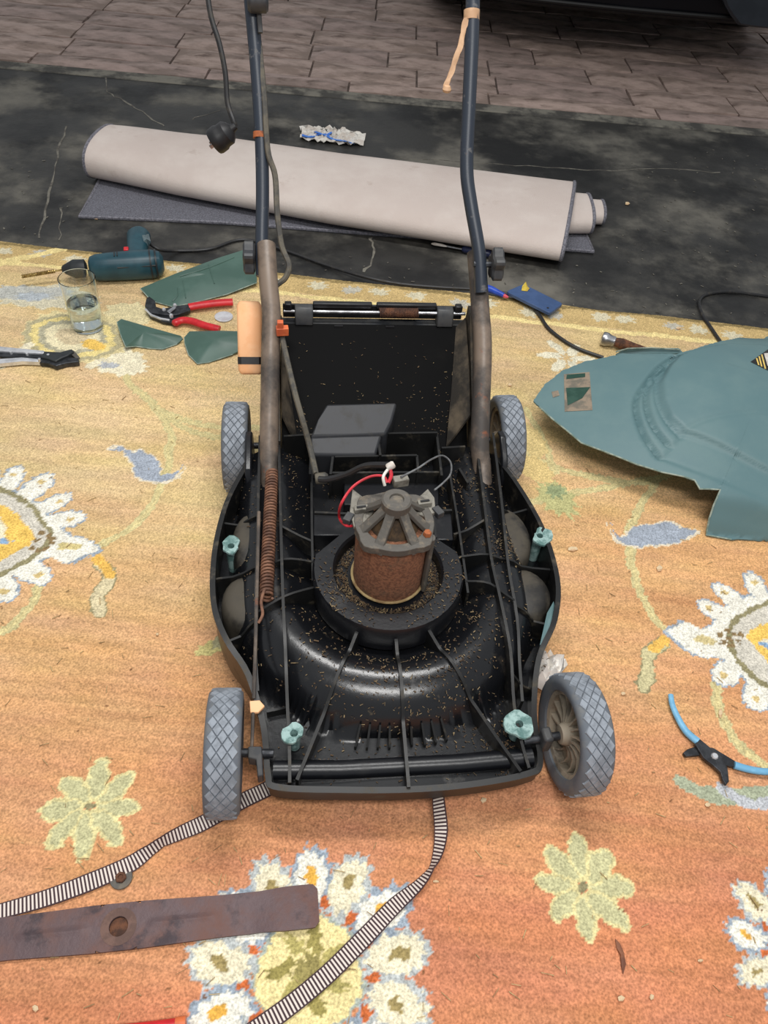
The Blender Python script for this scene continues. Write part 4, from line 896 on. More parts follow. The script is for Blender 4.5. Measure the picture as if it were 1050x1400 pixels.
# ---- rolled carpet on the concrete
O_ = origin(450, 270, FLOOR); O_.z = FLOOR; rollc = empty('carpet_roll', O_, 'flattened roll of grey carpet with beige backing lying on the concrete', 'carpet')
b = MB(O_); gpts = [at(x, y, FLOOR+.007) for x, y in ((152, 215), (128, 262), (108, 296), (300, 304), (560, 323), (812, 344), (800, 318), (770, 270))]; b.prism(gpts, .0068); low = b.build('lower_layer', 'pile', rollc, bevel=.001)
b = MB(O_); b.tube([at(x, y, FLOOR+.006) for x, y in ((152, 215), (128, 262), (108, 296), (300, 304), (560, 323), (812, 344), (800, 318))], .0045, 6); b.build('binding', 'binding', low)
def roll(ends, th, name, cap=True):
    rg = []; bind = []
    P = []
    for (fx, fy, bx_, by_, hz) in ends:
        F_ = at(fx, fy, FLOOR+hz*.35); B_ = at(bx_, by_, FLOOR+hz*.85); F_.z = B_.z = FLOOR; P.append((F_, B_, hz))
    S = 24; n = 40; rings = []
    for i in range(S+1):
        t_ = i/S; k = t_*(len(P)-1); j = min(int(k), len(P)-2); f_ = k-j; f_ = f_*f_*(3-2*f_)
        F_ = P[j][0].lerp(P[j+1][0], k-j); B_ = P[j][1].lerp(P[j+1][1], k-j); hz = P[j][2]*(1-f_)+P[j+1][2]*f_
        c = (F_+B_)/2; h = (B_-F_)/2; rings.append((c, h, hz))
    def ell(c, h, hz, inn):
        out = []
        for j in range(n):
            a = 2*PI*j/n; ca, sa = math.cos(a), math.sin(a); ca = math.copysign(abs(ca)**.85, ca); sa = math.copysign(abs(sa)**.8, sa)
            out.append(c+h*(1-inn/h.length)*ca+Vector((0, 0, hz/2+(hz/2-inn)*sa)))
        return out
    outer = [ell(*r_, 0) for r_ in rings]; inner = [ell(*r_, th) for r_ in rings]
    b = MB(O_); b.loft(outer+inner[::-1], caps=False, closed=True); o = b.build(name, 'backing', rollc, ang=.9)
    b = MB(O_); b.tube([p+Vector((0, 0, .001)) for p in ell(*rings[-1], th*.4)], .006, 6, closed=True); b.build('binding', 'binding', o)
    if cap:
        b = MB(O_); b.tube([p for p in ell(*rings[0], th*.4)], .006, 6, closed=True); b.build('binding', 'binding', o)
    return o
roll([(117, 236, 158, 167, .115), (240, 265, 300, 180, .10), (450, 305, 470, 203, .10), (766, 357, 787, 241, .095)], .007, 'outer_layer')
roll([(640, 318, 640, 244, .075), (809, 317, 802, 261, .075)], .007, 'middle_layer', False)
roll([(660, 300, 660, 256, .058), (825, 305, 822, 271, .052)], .009, 'inner_layer', False)
b = MB(O_); q = at(824, 288, FLOOR+.028); b.lathe([(.001, -.02), (.016, -.02), (.016, -.006), (.001, -.006)], 16, q, frame(pu)); b.build('pile_core', 'pile', rollc)

# ---- drill with its bit and cord
O_ = origin(175, 378); dr = empty('power_drill', O_, 'dark teal corded power drill lying on its side near the glass', 'drill')
DZ = .034; A_ = at(128, 366, DZ); B_ = at(222, 360, DZ); dx = (B_-A_).normalized(); dn = Vector((-dx.y, dx.x, 0))
def ov(c, ry, rz_, n=20, e=.8):
    out = []
    for j in range(n):
        a = 2*PI*j/n; ca, sa = math.cos(a), math.sin(a); out.append(c+dn*ry*math.copysign(abs(ca)**e, ca)+Vector((0, 0, rz_*math.copysign(abs(sa)**e, sa))))
    return out
Ld = (B_-A_).length
b = MB(O_); b.loft([ov(A_+dx*Ld*t_+Vector((0, 0, dz)), ry, rz_) for t_, ry, rz_, dz in ((-.06, .016, .018, 0), (-.03, .023, .026, 0), (.05, .028, .030, 0), (.25, .030, .032, 0), (.6, .033, .033, 0), (.85, .032, .033, 0), (.97, .026, .028, 0), (1.02, .014, .016, 0))]); body = b.build('body', 'drill', dr, ang=.7)
for t_ in (.82, .90): b = MB(O_); b.loft([ov(A_+dx*Ld*t_, .0332, .0336), ov(A_+dx*(Ld*t_+.004), .0332, .0336)]); b.build('vent_band', 'drilldark', body)
for t_ in (.33, .37): b = MB(O_); b.box(A_+dx*Ld*t_+Vector((0, 0, .0315)), (.003, .02, .004), math.atan2(dx.y, dx.x)); b.build('vent_slot', 'drilldark', body)
b = MB(O_); b.tube([A_+dx*Ld*.35-dn*.029+Vector((0, 0, .012)), A_+dx*Ld*.9-dn*.030+Vector((0, 0, .012))], .002, 6); b.build('seam', 'drilldark', body)
h0 = A_+dx*Ld*.62+dn*.02; h1 = at(190, 319, .032); hd = (h1-h0).normalized(); hs = Vector((hd.y, -hd.x, 0))
b = MB(O_); b.loft([[h0.lerp(h1, t_)+hs*r_*math.cos(2*PI*j/18)+Vector((0, 0, r_*.85*math.sin(2*PI*j/18))) for j in range(18)] for t_, r_ in ((0, .026), (.3, .024), (.6, .027), (.9, .030), (1, .024))]); han = b.build('handle', 'drill', dr, ang=.7)
b = MB(O_); b.shell([on(bvh_of(han), x, y, .001) or at(x, y, .06) for x, y in ((194, 322), (203, 320), (206, 330), (202, 336), (196, 330))], .001, .003, 2); b.build('grip_cap', 'drillgrey', han)
b = MB(O_); tg = h0.lerp(h1, .25)-hs*.024+Vector((0, 0, .010)); b.box(tg, (.012, .016, .012), .3); b.build('trigger', 'red', han, bevel=.002)
ch = A_-dx*.015; b = MB(O_); b.lathe([(.012, 0), (.021, .004), (.022, .03), (.018, .038), (.010, .055), (.006, .058)], 24, ch, frame(-dx)); b.build('chuck', 'drilldark', dr, ang=.5)
bt0 = ch-dx*.055; bt1 = at(30, 378, .028); bt1 = bt0+(bt1-bt0); pts = []; turns = 9
b = MB(O_); b.tube([bt0, bt1], .0022, 8)
for ph in (0, PI): b.tube([bt0.lerp(bt1, .2+.8*i/108)+frame(bt1-bt0)@Vector((.0035*math.cos(2*PI*turns*i/108+ph), .0035*math.sin(2*PI*turns*i/108+ph), 0)) for i in range(109)], .0016, 5)
b.build('drill_bit', 'gold', dr)
MB(O_).tube(smooth_path([h1-hd*.004, at(215, 340, .02), at(240, 343, FLOOR+.006), at(285, 341, FLOOR+.006), at(322, 329, FLOOR+.006), at(350, 330, FLOOR+.006), at(400, 346, FLOOR+.006), at(450, 364, FLOOR+.006), at(500, 379, .006), at(545, 388, .005), at(600, 393, .005), at(650, 396, .005), at(700, 403, .005), at(720, 412, .005), at(737, 430, .005), at(752, 451, .005), at(785, 474, .005), at(825, 489, .005)], 6), .0042, 8).build('power_cord', 'blackcable', dr)

# ---- glass of water
O_ = origin(121, 447); gl_ = empty('water_glass', O_, 'clear drinking glass half full of water standing on the rug', 'glass')
GH = .125; b = MB(); b.lathe([(.001, .0005), (.031, .0005), (.033, .002), (.0395, GH), (.0385, GH+.001), (.0375, GH), (.0315, .012), (.029, .0095), (.001, .0095)], 48, caps=True); b.build('tumbler', 'glass', gl_, ang=.6)
b = MB(); b.lathe([(.001, .0097), (.0288, .0097), (.0312, .0122), (.0345, .066), (.001, .066)], 48); b.build('water', 'water', gl_, ang=.6)

# ---- red-handled cutters
O_ = origin(240, 428); cu = empty('cutters', O_, 'red-handled metal cutters lying on the rug in front of the long shard', 'cutters')
b = MB(O_); b.tube(smooth_path([at(258, 420, .012), at(275, 417, .013), at(300, 414, .013), at(318, 413, .012)], 4), .0105, 12, flat=.75); b.build('handle', 'red', cu)
b = MB(O_); b.tube(smooth_path([at(237, 443, .012), at(248, 438, .013), at(262, 439, .014), at(280, 445, .013), at(300, 450, .012)], 4), [.006]+[.0098]*15+[.009], 12, flat=.75); b.build('handle', 'red', cu)
def slab(pts, z, th, name, m, par, bev=.001): b = MB(O_); b.prism([at(x, y, z) for x, y in pts], th); return b.build(name, m, par, bevel=bev)
slab([(200, 408), (204, 405), (212, 411), (213, 419), (222, 422), (240, 418), (260, 416), (260, 424), (242, 430), (225, 430), (205, 427), (198, 418)], .016, .008, 'jaw', 'darksteel', cu)
slab([(198, 420), (206, 428), (215, 424), (222, 424), (238, 428), (246, 434), (238, 442), (222, 439), (204, 431)], .010, .008, 'jaw', 'darksteel', cu)
b = MB(O_); b.tube([at(x, y, .012) for x, y in ((199, 423), (207, 431), (220, 436), (232, 438))], .003, 8); b.build('cutting_edge', 'chrome', cu)
slab([(228, 425), (238, 418), (241, 420), (232, 428)], .021, .004, 'latch', 'steel', cu)
for x, y in ((224, 423), (234, 431), (239, 417)): b = MB(O_); p = at(x, y, .018); b.lathe([(.0045, -.006), (.0045, .001), (.003, .003), (.001, .003)], 12, p); b.build('rivet', 'chrome', cu)
# ---- pale disc
O_ = origin(306, 434); b = MB(); b.lathe([(.0205, 0), (.0215, .001), (.0215, .003), (.0195, .004), (.018, .0033), (.001, .0033)], 32); o = b.build('bottle_cap', 'coin', None, ang=.5); o.location = O_; tag(o, 'flat round white cap lying beside the red cutters', 'cap')
# ---- locking pliers at the left edge
O_ = origin(50, 486); lp = empty('locking_pliers', O_, 'chrome locking pliers with dark jaws at the left edge of the rug', 'pliers')
slab([(-60, 470), (0, 473), (30, 476), (61, 479), (61, 483), (30, 481), (0, 479), (-60, 477)], .018, .014, 'handle', 'chrome', lp, .002)
slab([(-60, 494), (0, 490), (30, 488), (52, 490), (54, 494), (30, 493), (0, 496), (-60, 500)], .014, .012, 'handle', 'chrome', lp, .002)
slab([(-10, 480), (20, 481), (58, 483), (60, 489), (40, 488), (0, 487)], .013, .008, 'linkage', 'darksteel', lp)
slab([(60, 480), (82, 481), (98, 477), (101, 480), (92, 486), (84, 489), (76, 494), (66, 490), (56, 488)], .018, .014, 'jaw', 'drilldark', lp, .002)
slab([(54, 490), (66, 490), (78, 495), (92, 488), (107, 489), (108, 494), (90, 496), (76, 500), (66, 496), (54, 495)], .013, .012, 'jaw', 'darksteel', lp, .002)
slab([(96, 478), (101, 479), (109, 488), (104, 490), (97, 484)], .013, .006, 'jaw_tip', 'cast', lp)
for x, y in ((15, 482), (37, 484), (54, 492), (66, 486)): b = MB(O_); p = at(x, y, .016); b.lathe([(.003, -.005), (.003, .003), (.001, .004)], 10, p); b.build('rivet', 'chrome', lp)
# ---- light blue pliers at the right
O_ = origin(980, 1030); bp_ = empty('slip_joint_pliers', O_, 'pliers with light blue dipped handles open on the rug by the right edge', 'pliers')
for pts, rad in (([(917, 950), (919, 963), (926, 980), (938, 1000), (954, 1014)], [.0042, .0046, .0050, .0056, .0062]), ([(1004, 1046), (1025, 1052), (1050, 1055), (1085, 1052), (1110, 1044)], [.0060, .0056, .0052, .005, .0046])):
    P = smooth_path([at(x, y, .008) for x, y in pts], 4); rr_ = np.interp(np.linspace(0, 4, len(P)), range(5), rad).tolist(); b = MB(O_); b.tube(P, rr_, 12, flat=.8); b.build('handle', 'ltblue', bp_)
slab([(950, 1017), (957, 1010), (975, 1025), (988, 1035), (995, 1050), (997, 1068), (993, 1073), (988, 1066), (985, 1055), (975, 1046), (962, 1036)], .012, .006, 'jaw', 'darksteel', bp_)
slab([(1005, 1040), (1005, 1049), (992, 1046), (975, 1038), (958, 1032), (950, 1033), (938, 1034), (934, 1029), (940, 1024), (952, 1020), (975, 1022)], .007, .006, 'jaw', 'darksteel', bp_)
b = MB(O_); p = at(977, 1034, .012); b.lathe([(.0055, -.004), (.0055, .001), (.004, .003), (.001, .003)], 8, p); b.build('pivot', 'chrome', bp_)
b = MB(O_); b.tube([at(x, y, .0105) for x, y in ((951, 1018), (963, 1036), (975, 1046))], .0007, 5); b.build('ground_edge', 'chrome', bp_)

# ---- mower blade
O_ = origin(163, 1268); bl = empty('cutter_bar', O_, 'long rusty steel mower blade with a centre hole lying on the rug', 'blade')
ax = (at(400, 1243)-at(0, 1285)); ax.z = 0; ax.normalize(); ay = Vector((-ax.y, ax.x, 0)); BW = .0265; TH_ = .0045; hc = Vector((0, 0, .0012))
def bw(s): return BW*(1.0-.10*min(1, max(0, abs(s)-.03)/.09)) if abs(s) < .17 else BW*.9*(1+.10*min(1, (abs(s)-.17)/.03))
def bz(s, v_): return .0025+ (.006*min(1, max(0, (abs(s)-.16)/.03))*(.5-.5*v_ if s > 0 else .5+.5*v_)) + (.0022*math.exp(-((v_-.0)/.16)**2) if .04 < abs(s) < .115 else 0)
b = MB()
for sg in (-1, 1):
    ss = [.024+.218*i/40 for i in range(41)]; vv = [-1, -.8, -.5, -.3, -.2, -.1, 0, .1, .2, .3, .5, .8, 1]; vs = []; fs = []
    for lay in (0, 1):
        for s_ in ss:
            for v_ in vv:
                s2 = sg*s_; w2 = bw(s2)*(1-(.25*max(0, (s_-.235)/.007)**2 if s_ > .235 else 0)); p = ax*s2+ay*v_*w2; vs.append(p+Vector((0, 0, bz(s2, v_)+(TH_-.0025 if lay == 0 else -.0022))))
    nr, nc = len(ss), len(vv); K = nr*nc
    for i in range(nr-1):
        for j in range(nc-1):
            a = i*nc+j; fs.append((a, a+1, a+nc+1, a+nc)); fs.append((K+a, K+a+nc, K+a+nc+1, K+a+1))
    for i in range(nr-1): fs += [(i*nc, i*nc+nc, K+i*nc+nc, K+i*nc), (i*nc+nc-1, K+i*nc+nc-1, K+i*nc+2*nc-1, i*nc+2*nc-1)]
    for j in range(nc-1): fs += [((nr-1)*nc+j, (nr-1)*nc+j+1, K+(nr-1)*nc+j+1, K+(nr-1)*nc+j)]
    b.add(vs, fs)
hole = [(.0112*math.cos(2*PI*i/32), .0112*math.sin(2*PI*i/32)) for i in range(32)]; sq = []
for i in range(32):
    a = 2*PI*i/32; ca, sa = math.cos(a), math.sin(a); k = min(.024/max(abs(ca), 1e-6), BW/max(abs(sa), 1e-6)); sq.append((k*ca, k*sa))
def rgz(pp, z): return [ax*x+ay*y+Vector((0, 0, z)) for x, y in pp]
b.loft([rgz(sq, TH_), rgz(hole, TH_), rgz(hole, .0003), rgz(sq, .0003)], caps=False)
for sy in (-1, 1): b.add([ax*x+ay*sy*BW+Vector((0, 0, z)) for x, z in ((-.024, TH_), (.024, TH_), (.024, .0003), (-.024, .0003))], [(0, 1, 2, 3)])
b.build('blade_bar', 'blade', bl, ang=.5)
b = MB(); ho2 = [(x*1.9, y*1.9) for x, y in hole]; b.loft([rgz([(x*1.02, y*1.02) for x, y in hole], TH_+.0006), rgz(ho2, TH_+.0003), rgz(ho2, TH_-.001), rgz([(x*1.02, y*1.02) for x, y in hole], TH_-.001)], caps=False, closed=True); b.build('wear_ring', 'ruststain', bl)
b = MB(); b.lathe([(.0108, .0006), (.0108, .0016), (.008, .0024), (.001, .0024)], 24); b.build('rust_core', 'rust', bl)
# ---- washer with nut
O_ = origin(166, 1201); wn = empty('washer', O_, 'small rusty washer and nut lying on the rug by the striped strap', 'washer')
b = MB(); b.lathe([(.0065, .0005), (.0135, .0005), (.014, .001), (.0135, .003), (.0065, .003), (.0065, .0005)], 32, caps=False); b.build('ring', 'cast', wn, ang=.5)
b = MB(); b.lathe([(.0035, .002), (.007, .002), (.0072, .0055), (.0062, .0068), (.0035, .0065), (.0035, .002)], 6, caps=False); b.build('nut', 'rust', wn, ang=.4)
b = MB(); b.lathe([(.001, .001), (.0034, .001), (.0034, .0045), (.001, .005)], 12); b.build('stud', 'rust', wn)

# ---- striped strap running under the mower
stm = bpy.data.materials.new('striped_webbing'); stm.use_nodes = True; nt = stm.node_tree; bs = nt.nodes['Principled BSDF']; bs.inputs['Roughness'].default_value = .8
uvn = N(nt, 'ShaderNodeUVMap', uv_map='strap'); sx_ = N(nt, 'ShaderNodeSeparateXYZ'); nt.links.new(uvn.outputs[0], sx_.inputs[0])
m1 = N(nt, 'ShaderNodeMath', operation='MULTIPLY'); m1.inputs[1].default_value = 1/.0046; nt.links.new(sx_.outputs[0], m1.inputs[0]); m2 = N(nt, 'ShaderNodeMath', operation='FRACT'); nt.links.new(m1.outputs[0], m2.inputs[0])
m3 = N(nt, 'ShaderNodeMath', operation='GREATER_THAN'); m3.inputs[1].default_value = .5; nt.links.new(m2.outputs[0], m3.inputs[0])
m4 = N(nt, 'ShaderNodeMath', operation='ABSOLUTE'); nt.links.new(sx_.outputs[1], m4.inputs[0]); m5 = N(nt, 'ShaderNodeMath', operation='LESS_THAN'); m5.inputs[1].default_value = .86; nt.links.new(m4.outputs[0], m5.inputs[0]); m6 = N(nt, 'ShaderNodeMath', operation='MULTIPLY'); nt.links.new(m3.outputs[0], m6.inputs[0]); nt.links.new(m5.outputs[0], m6.inputs[1])
mx = N(nt, 'ShaderNodeMix', data_type='RGBA'); mx.inputs[6].default_value = (*lin((66, 46, 50)), 1); mx.inputs[7].default_value = (*lin((226, 214, 204)), 1); nt.links.new(m6.outputs[0], mx.inputs[0]); nt.links.new(mx.outputs[2], bs.inputs['Base Color'])
#   px, py, z, half width, roll about the run
SP = [(-60, 1262, .003, .0085, 0), (0, 1246, .003, .0090, .1), (60, 1229, .003, .0105, 0), (120, 1207, .003, .0115, 0), (175, 1183, .004, .0105, .2), (205, 1163, .007, .0085, .9), (222, 1151, .008, .0085, 1.15), (245, 1140, .006, .0090, .7), (280, 1124, .003, .0105, .1), (330, 1096, .003, .0110, 0), (378, 1072, .003, .0110, 0), (430, 1040, .004, .0110, 0), (490, 1000, .006, .011, 0), (550, 990, .012, .011, .3), (585, 1020, .022, .011, .8), (597, 1062, .030, .0105, 1.0), (600, 1100, .028, .0100, .75), (603, 1135, .020, .0098, .55), (599, 1165, .012, .0090, .8), (590, 1187, .009, .0085, 1.2), (572, 1210, .006, .0085, .6), (540, 1238, .003, .0100, .1), (500, 1280, .003, .0108, 0), (450, 1330, .003, .0108, 0), (400, 1372, .003, .0108, 0), (350, 1408, .003, .0108, 0), (280, 1455, .003, .0108, 0)]
C_ = [at(x, y, z) for x, y, z, _, _ in SP]; P = smooth_path(C_, 8); K = len(P); hwid = np.interp(np.linspace(0, len(SP)-1, K), range(len(SP)), [s_[3] for s_ in SP]); rol = np.interp(np.linspace(0, len(SP)-1, K), range(len(SP)), [s_[4] for s_ in SP])
O_ = origin(300, 1115); vs = []; fs = []; uv = []; acc = 0
for i, p in enumerate(P):
    if i: acc += (P[i]-P[i-1]).length
    t_ = (P[min(i+1, K-1)]-P[max(i-1, 0)]).normalized(); n = Vector((-t_.y, t_.x, 0)).normalized(); up_ = t_.cross(n)*-1
    if up_.z < 0: up_ = -up_
    d = n*math.cos(rol[i])+up_*math.sin(rol[i]); th_ = n*-math.sin(rol[i])+up_*math.cos(rol[i])
    lift = max(0, .0012-(p.z-abs(d.z)*hwid[i])); p = p+Vector((0, 0, lift))
    for k, (e1, e2) in enumerate(((1, .0007), (-1, .0007), (-1, -.0007), (1, -.0007))): vs.append(tuple(p+d*hwid[i]*e1+th_*e2-O_)); uv.append((acc, e1))
for i in range(K-1):
    for k in range(4): a = i*4+k; c = i*4+(k+1) % 4; fs.append((a, c, c+4, a+4))
fs += [(3, 2, 1, 0), tuple((K-1)*4+k for k in range(4))]
me = bpy.data.meshes.new('strap'); me.from_pydata(vs, [], fs); ul = me.uv_layers.new(name='strap')
for l in me.loops: ul.data[l.index].uv = uv[l.vertex_index]
me.materials.append(stm); me.update(); o = bpy.data.objects.new('webbing_strap', me); COL.objects.link(o); o.location = O_; tag(o, 'brown and white striped webbing strap twisting across the rug under the mower', 'strap')

# ---- screwdriver, marker, blue slab with a leaf
O_ = origin(635, 340, FLOOR); O_.z = FLOOR; sd = empty('screwdriver', O_, 'thin screwdriver with navy handle lying against the carpet roll', 'screwdriver')
b = MB(O_); b.tube([at(610, 336.5, FLOOR+.012), at(634, 341, FLOOR+.012)], .0028, 8); b.build('shaft', 'steel', sd)
b = MB(O_); b.tube([at(590, 333, FLOOR+.011), at(594, 333.5, FLOOR+.012), at(603, 335, FLOOR+.012), at(611, 337, FLOOR+.012)], [.003, .0062, .006, .0028], 10, flat=.6); b.build('blade_tip', 'white', sd)
b = MB(O_); b.tube([at(632, 340, FLOOR+.013), at(636, 341, FLOOR+.013), at(650, 344, FLOOR+.013), at(668, 347, FLOOR+.013), at(671, 348, FLOOR+.013)], [.006, .0105, .009, .0115, .008], 12); b.build('handle', 'navy', sd)
O_ = origin(678, 400); pn_ = empty('marker', O_, 'bright blue marker pen with pink tip behind the right handle tube', 'pen')
b = MB(O_); b.tube([at(655, 390, .012), at(662, 393, .012), at(672, 396, .012), at(689, 404, .011)], [.007, .0095, .0092, .006], 12); b.build('barrel', 'blue', pn_)
b = MB(O_); b.tube([at(688, 403.6, .011), at(692, 405.5, .011), at(695, 406.5, .011)], [.005, .0045, .002], 10); b.build('tip', mat('pink_tip', (226, 90, 110), (210, 80, 100), 40, .5), pn_)
O_ = origin(730, 408); ph_ = empty('phone_case', O_, 'flat blue rectangular phone case lying on the rug edge', 'phone case')
cor = [at(692, 398, .021), at(716, 388, .021), at(770, 415, .021), at(752, 428, .021)]; rp = []
for i in range(4):
    a, c, n_ = cor[i-1], cor[i], cor[(i+1) % 4]; u0 = (a-c).normalized()*.009; u1 = (n_-c).normalized()*.009
    for k in range(5): t_ = k/4; rp.append(c+u0*(1-t_)**2+u1*t_**2)
b = MB(O_); b.prism(rp, .009); cs = b.build('case', 'phone', ph_, bevel=.0015)
b = MB(O_); p = at(749, 421, .0212); b.lathe([(.001, 0), (.003, 0), (.003, .0006), (.001, .0006)], 12, p); b.build('lens', 'black', ph_)
O_ = origin(719, 392, .021); b = MB(O_); b.shell([at(x, y, z+.006) for x, y, z in ((713, 397, .0165), (714, 391, .019), (719, 385, .024), (721, 391, .018), (724, 394, .019), (721, 398, .0165))], .002, .0008, 2); o = b.build('dry_leaf', 'yellowleaf'); o.location = O_; tag(o, 'curled yellow dry leaf resting on the blue phone case', 'leaf')
# ---- chrome-ended ratchet handle behind the cover
O_ = origin(842, 470); rt = empty('ratchet_wrench', O_, 'dark ratchet wrench with shiny metal end behind the green cover', 'wrench')
d0 = at(822, 462, .018); d1 = at(872, 476, .016); rd = (d1-d0).normalized()
b = MB(O_); b.lathe([(.006, 0), (.015, .002), (.0165, .006), (.0165, .014), (.013, .022), (.012, .032), (.008, .036)], 20, d0, frame(rd)); b.build('socket', 'steel', rt, ang=.5)
b = MB(O_); b.tube([d0+rd*.032, d0+rd*.05, d0+rd*.075, d0+rd*.13], [.010, .013, .010, .006], 14); b.build('shank', 'rust', rt)
# ---- black cable at the far right
O_ = origin(985, 440, FLOOR); b = MB(O_); b.tube(smooth_path([at(1120, 412, FLOOR+.005), at(1050, 405, FLOOR+.005), at(1000, 399, FLOOR+.005), at(968, 402, FLOOR+.005), at(956, 412, FLOOR+.005), at(960, 430, .004), at(972, 448, .005), at(990, 475, .005)], 6), .0042, 8); o = b.build('electric_cable', 'blackcable'); o.location = O_; tag(o, 'thin black cable bending from the concrete to under the green cover', 'cable')

# ---- crumpled things
def crumple(name, pts, z0, hgt, m, label, cat, seed, n=9, fl_=0):
    r_ = random.Random(seed); P = dens([at(x, y, z0) for x, y in pts], .010); c = sum(P, Vector())/len(P); c.z = fl_; b = MB(c)
    def zf(x, y): return hgt*abs(math.sin(x*170+seed)*math.cos(y*130-seed)+.6*math.sin(x*310+y*270))*.9
    b.shell(P, hgt*.4, .0012, n, zf); o = b.build(name, m, None, ang=.5); o.location = c; tag(o, label, cat); return o
cr1 = crumple('plastic_wrapper', [(409, 175), (430, 176), (455, 178), (480, 181), (500, 187), (497, 199), (475, 200), (455, 197), (430, 194), (410, 191), (413, 183)], FLOOR+.003, .013, 'white', 'crumpled white and blue plastic wrapper behind the carpet roll', 'wrapper', 3, fl_=FLOOR)
t = BVHTree.FromPolygons([v.co+cr1.location for v in cr1.data.vertices], [tuple(p.vertices) for p in cr1.data.polygons])
for s_ in ([(410, 184), (425, 187), (440, 183), (455, 190), (472, 193), (494, 199)], [(432, 180), (445, 184), (452, 181)]):
    q = [on(t, x, y, .0008) for x, y in cr(s_, 4)]; q = [p for p in q if p]
    if len(q) > 2: b = MB(cr1.location); b.tube(q, .009, 6, flat=.15); b.build('blue_print', 'bluepaper', cr1)
r2 = crumple('tissue', [(722, 918), (730, 908), (742, 905), (748, 898), (757, 906), (770, 907), (771, 920), (757, 932), (742, 945), (728, 940), (722, 930)], .004, .030, 'tissue', 'crumpled dirty white tissue between mower deck and right front wheel', 'tissue', 9)
# ---- tape peeling from the right handle
O_ = toL(Vector()) ; tp = LD(644, 18, 1.215)
def wl(v_): c, s = math.cos(YAW), math.sin(YAW); return Vector((v_.x*c-v_.y*s+MO.x, v_.x*s+v_.y*c+MO.y, v_.z))
tw = atd(644, 20, 1.216); te = empty('tape_strip', tw, 'strip of tan tape wrapped round the right handle tube and hanging down', 'tape')
b = MB(tw); b.tube([atd(644.6, 28, 1.2178), atd(645, 14, 1.2138)], .0128, 16); b.build('wrap', 'tape', te)
P = smooth_path([atd(638, 24, 1.208), atd(633, 45, 1.215), atd(627, 70, 1.222), atd(618, 95, 1.23), atd(611, 115, 1.235), atd(609, 124, 1.24)], 5); b = MB(tw)
rg = [[p+cR*w_+cF*e_ for w_, e_ in ((.004+.0015*math.sin(i*.9), 0), (-.004-.0015*math.sin(i*.7), 0), (-.004, .001), (.004, .001))] for i, p in enumerate(P)]; b.loft(rg); b.build('tail', 'tape', te)
b = MB(tw); b.lathe([(.001, -.006), (.006, -.004), (.0075, 0), (.005, .005), (.001, .006)], 9, atd(611, 122, 1.238)); b.build('knot', 'tape', te)
# ---- red tool at the bottom edge
O_ = origin(225, 1400); rdt = empty('red_screwdriver', O_, 'red and orange tool handle just showing at the bottom edge', 'tool')
b = MB(O_); b.tube([at(150, 1414, .009), at(200, 1408, .009), at(240, 1403, .009)], .008, 10); b.build('handle', 'red', rdt)
b = MB(O_); b.tube([at(240, 1403, .009), at(254, 1401, .009)], .0088, 10); b.build('collar', 'orangered', rdt)
# ---- brown leaf and wood chips on the rug
def leafy(name, pts, z, m, label, cat, fl_=0):
    P = [at(x, y, z) for x, y in pts]; c = sum(P, Vector())/len(P); c.z = fl_; b = MB(c); b.shell(P, .002, .0008, 2); o = b.build(name, m); o.location = c; tag(o, label, cat); return o
leafy('brown_leaf', [(841, 1283), (848, 1290), (853, 1302), (856, 1318), (852, 1332), (849, 1320), (848, 1306), (843, 1296)], .002, 'leaf', 'narrow curled brown leaf below the right-hand petal flower', 'leaf')
chips = [(783, 750, 14, 7, 'long pale wood chip on the rug right of the mower deck'), (902, 777, 8, 10, 'white wood chip above the right-hand palmette'), (661, 1094, 9, 8, 'pale wood chip just in front of the mower near its right corner'), (849, 1365, 11, 9, 'larger of two wood chips near the bottom right'), (891, 1363, 7, 10, 'upright wood chip beside a larger one near the bottom right'),
         (958, 1313, 8, 5, 'pale chip right of the brown leaf'), (968, 1100, 8, 6, 'pale chip on the rug just below the blue pliers'), (48, 1378, 9, 11, 'white chip in the bottom left corner'), (697, 526, 6, 5, 'pale chip behind the far right wheel'), (215, 867, 5, 4, 'tiny chip on bare rug left of the mower deck'), (852, 948, 7, 5, 'tiny chip between right front wheel and tan curl motif'),
         (985, 975, 6, 13, 'slender white chip on the vine above the blue pliers'), (596, 1205, 9, 4, 'pale sliver where the strap bends'), (928, 448, 7, 4, 'pale chip on the rug border behind the green cover'), (132, 298, 6, 4, 'pinkish chip below the left end of the carpet roll'), (858, 278, 6, 5, 'yellowish chip on the concrete right of the carpet roll')]
for i, (x, y, wx_, wy_, lb) in enumerate(chips):
    r_ = random.Random(i); z = .002 if y > 400 else FLOOR+.003; k = r_.randint(5, 7); a0 = r_.uniform(0, 6)
    pts = [(x+wx_*.55*r_.uniform(.7, 1.1)*math.cos(a0+2*PI*j/k), y+wy_*.55*r_.uniform(.7, 1.1)*math.sin(a0+2*PI*j/k)) for j in range(k)]
    o = leafy('wood_chip', pts, z, 'chip', lb, 'wood chip', 0 if y > 400 else FLOOR); o['group'] = 'pale wood chips scattered about'
b = MB(); r_ = random.Random(5)
for i in range(320):
    x, y = r_.uniform(0, 1050), r_.uniform(500, 1400)
    if 290 < x < 780 and 540 < y < 1090: continue
    p = at(x, y, .0012); b.box(p, (r_.uniform(.004, .016), r_.uniform(.0005, .0011), .0008), r_.uniform(0, PI))
o = b.build('straw_litter', 'straw'); tag(o, 'fine dry straw strewn over the rug', 'straw', kind='stuff')
b = MB()
for i in range(500):
    x, y = r_.uniform(0, 1050), r_.uniform(200, 440); p = at(x, y, FLOOR+.0012)
    if p.y < rug_back(p.x)+.01 or (110 < x < 830 and 165 < y < 350): continue
    b.box(p, (r_.uniform(.003, .010), r_.uniform(.001, .004), .001), r_.uniform(0, PI))
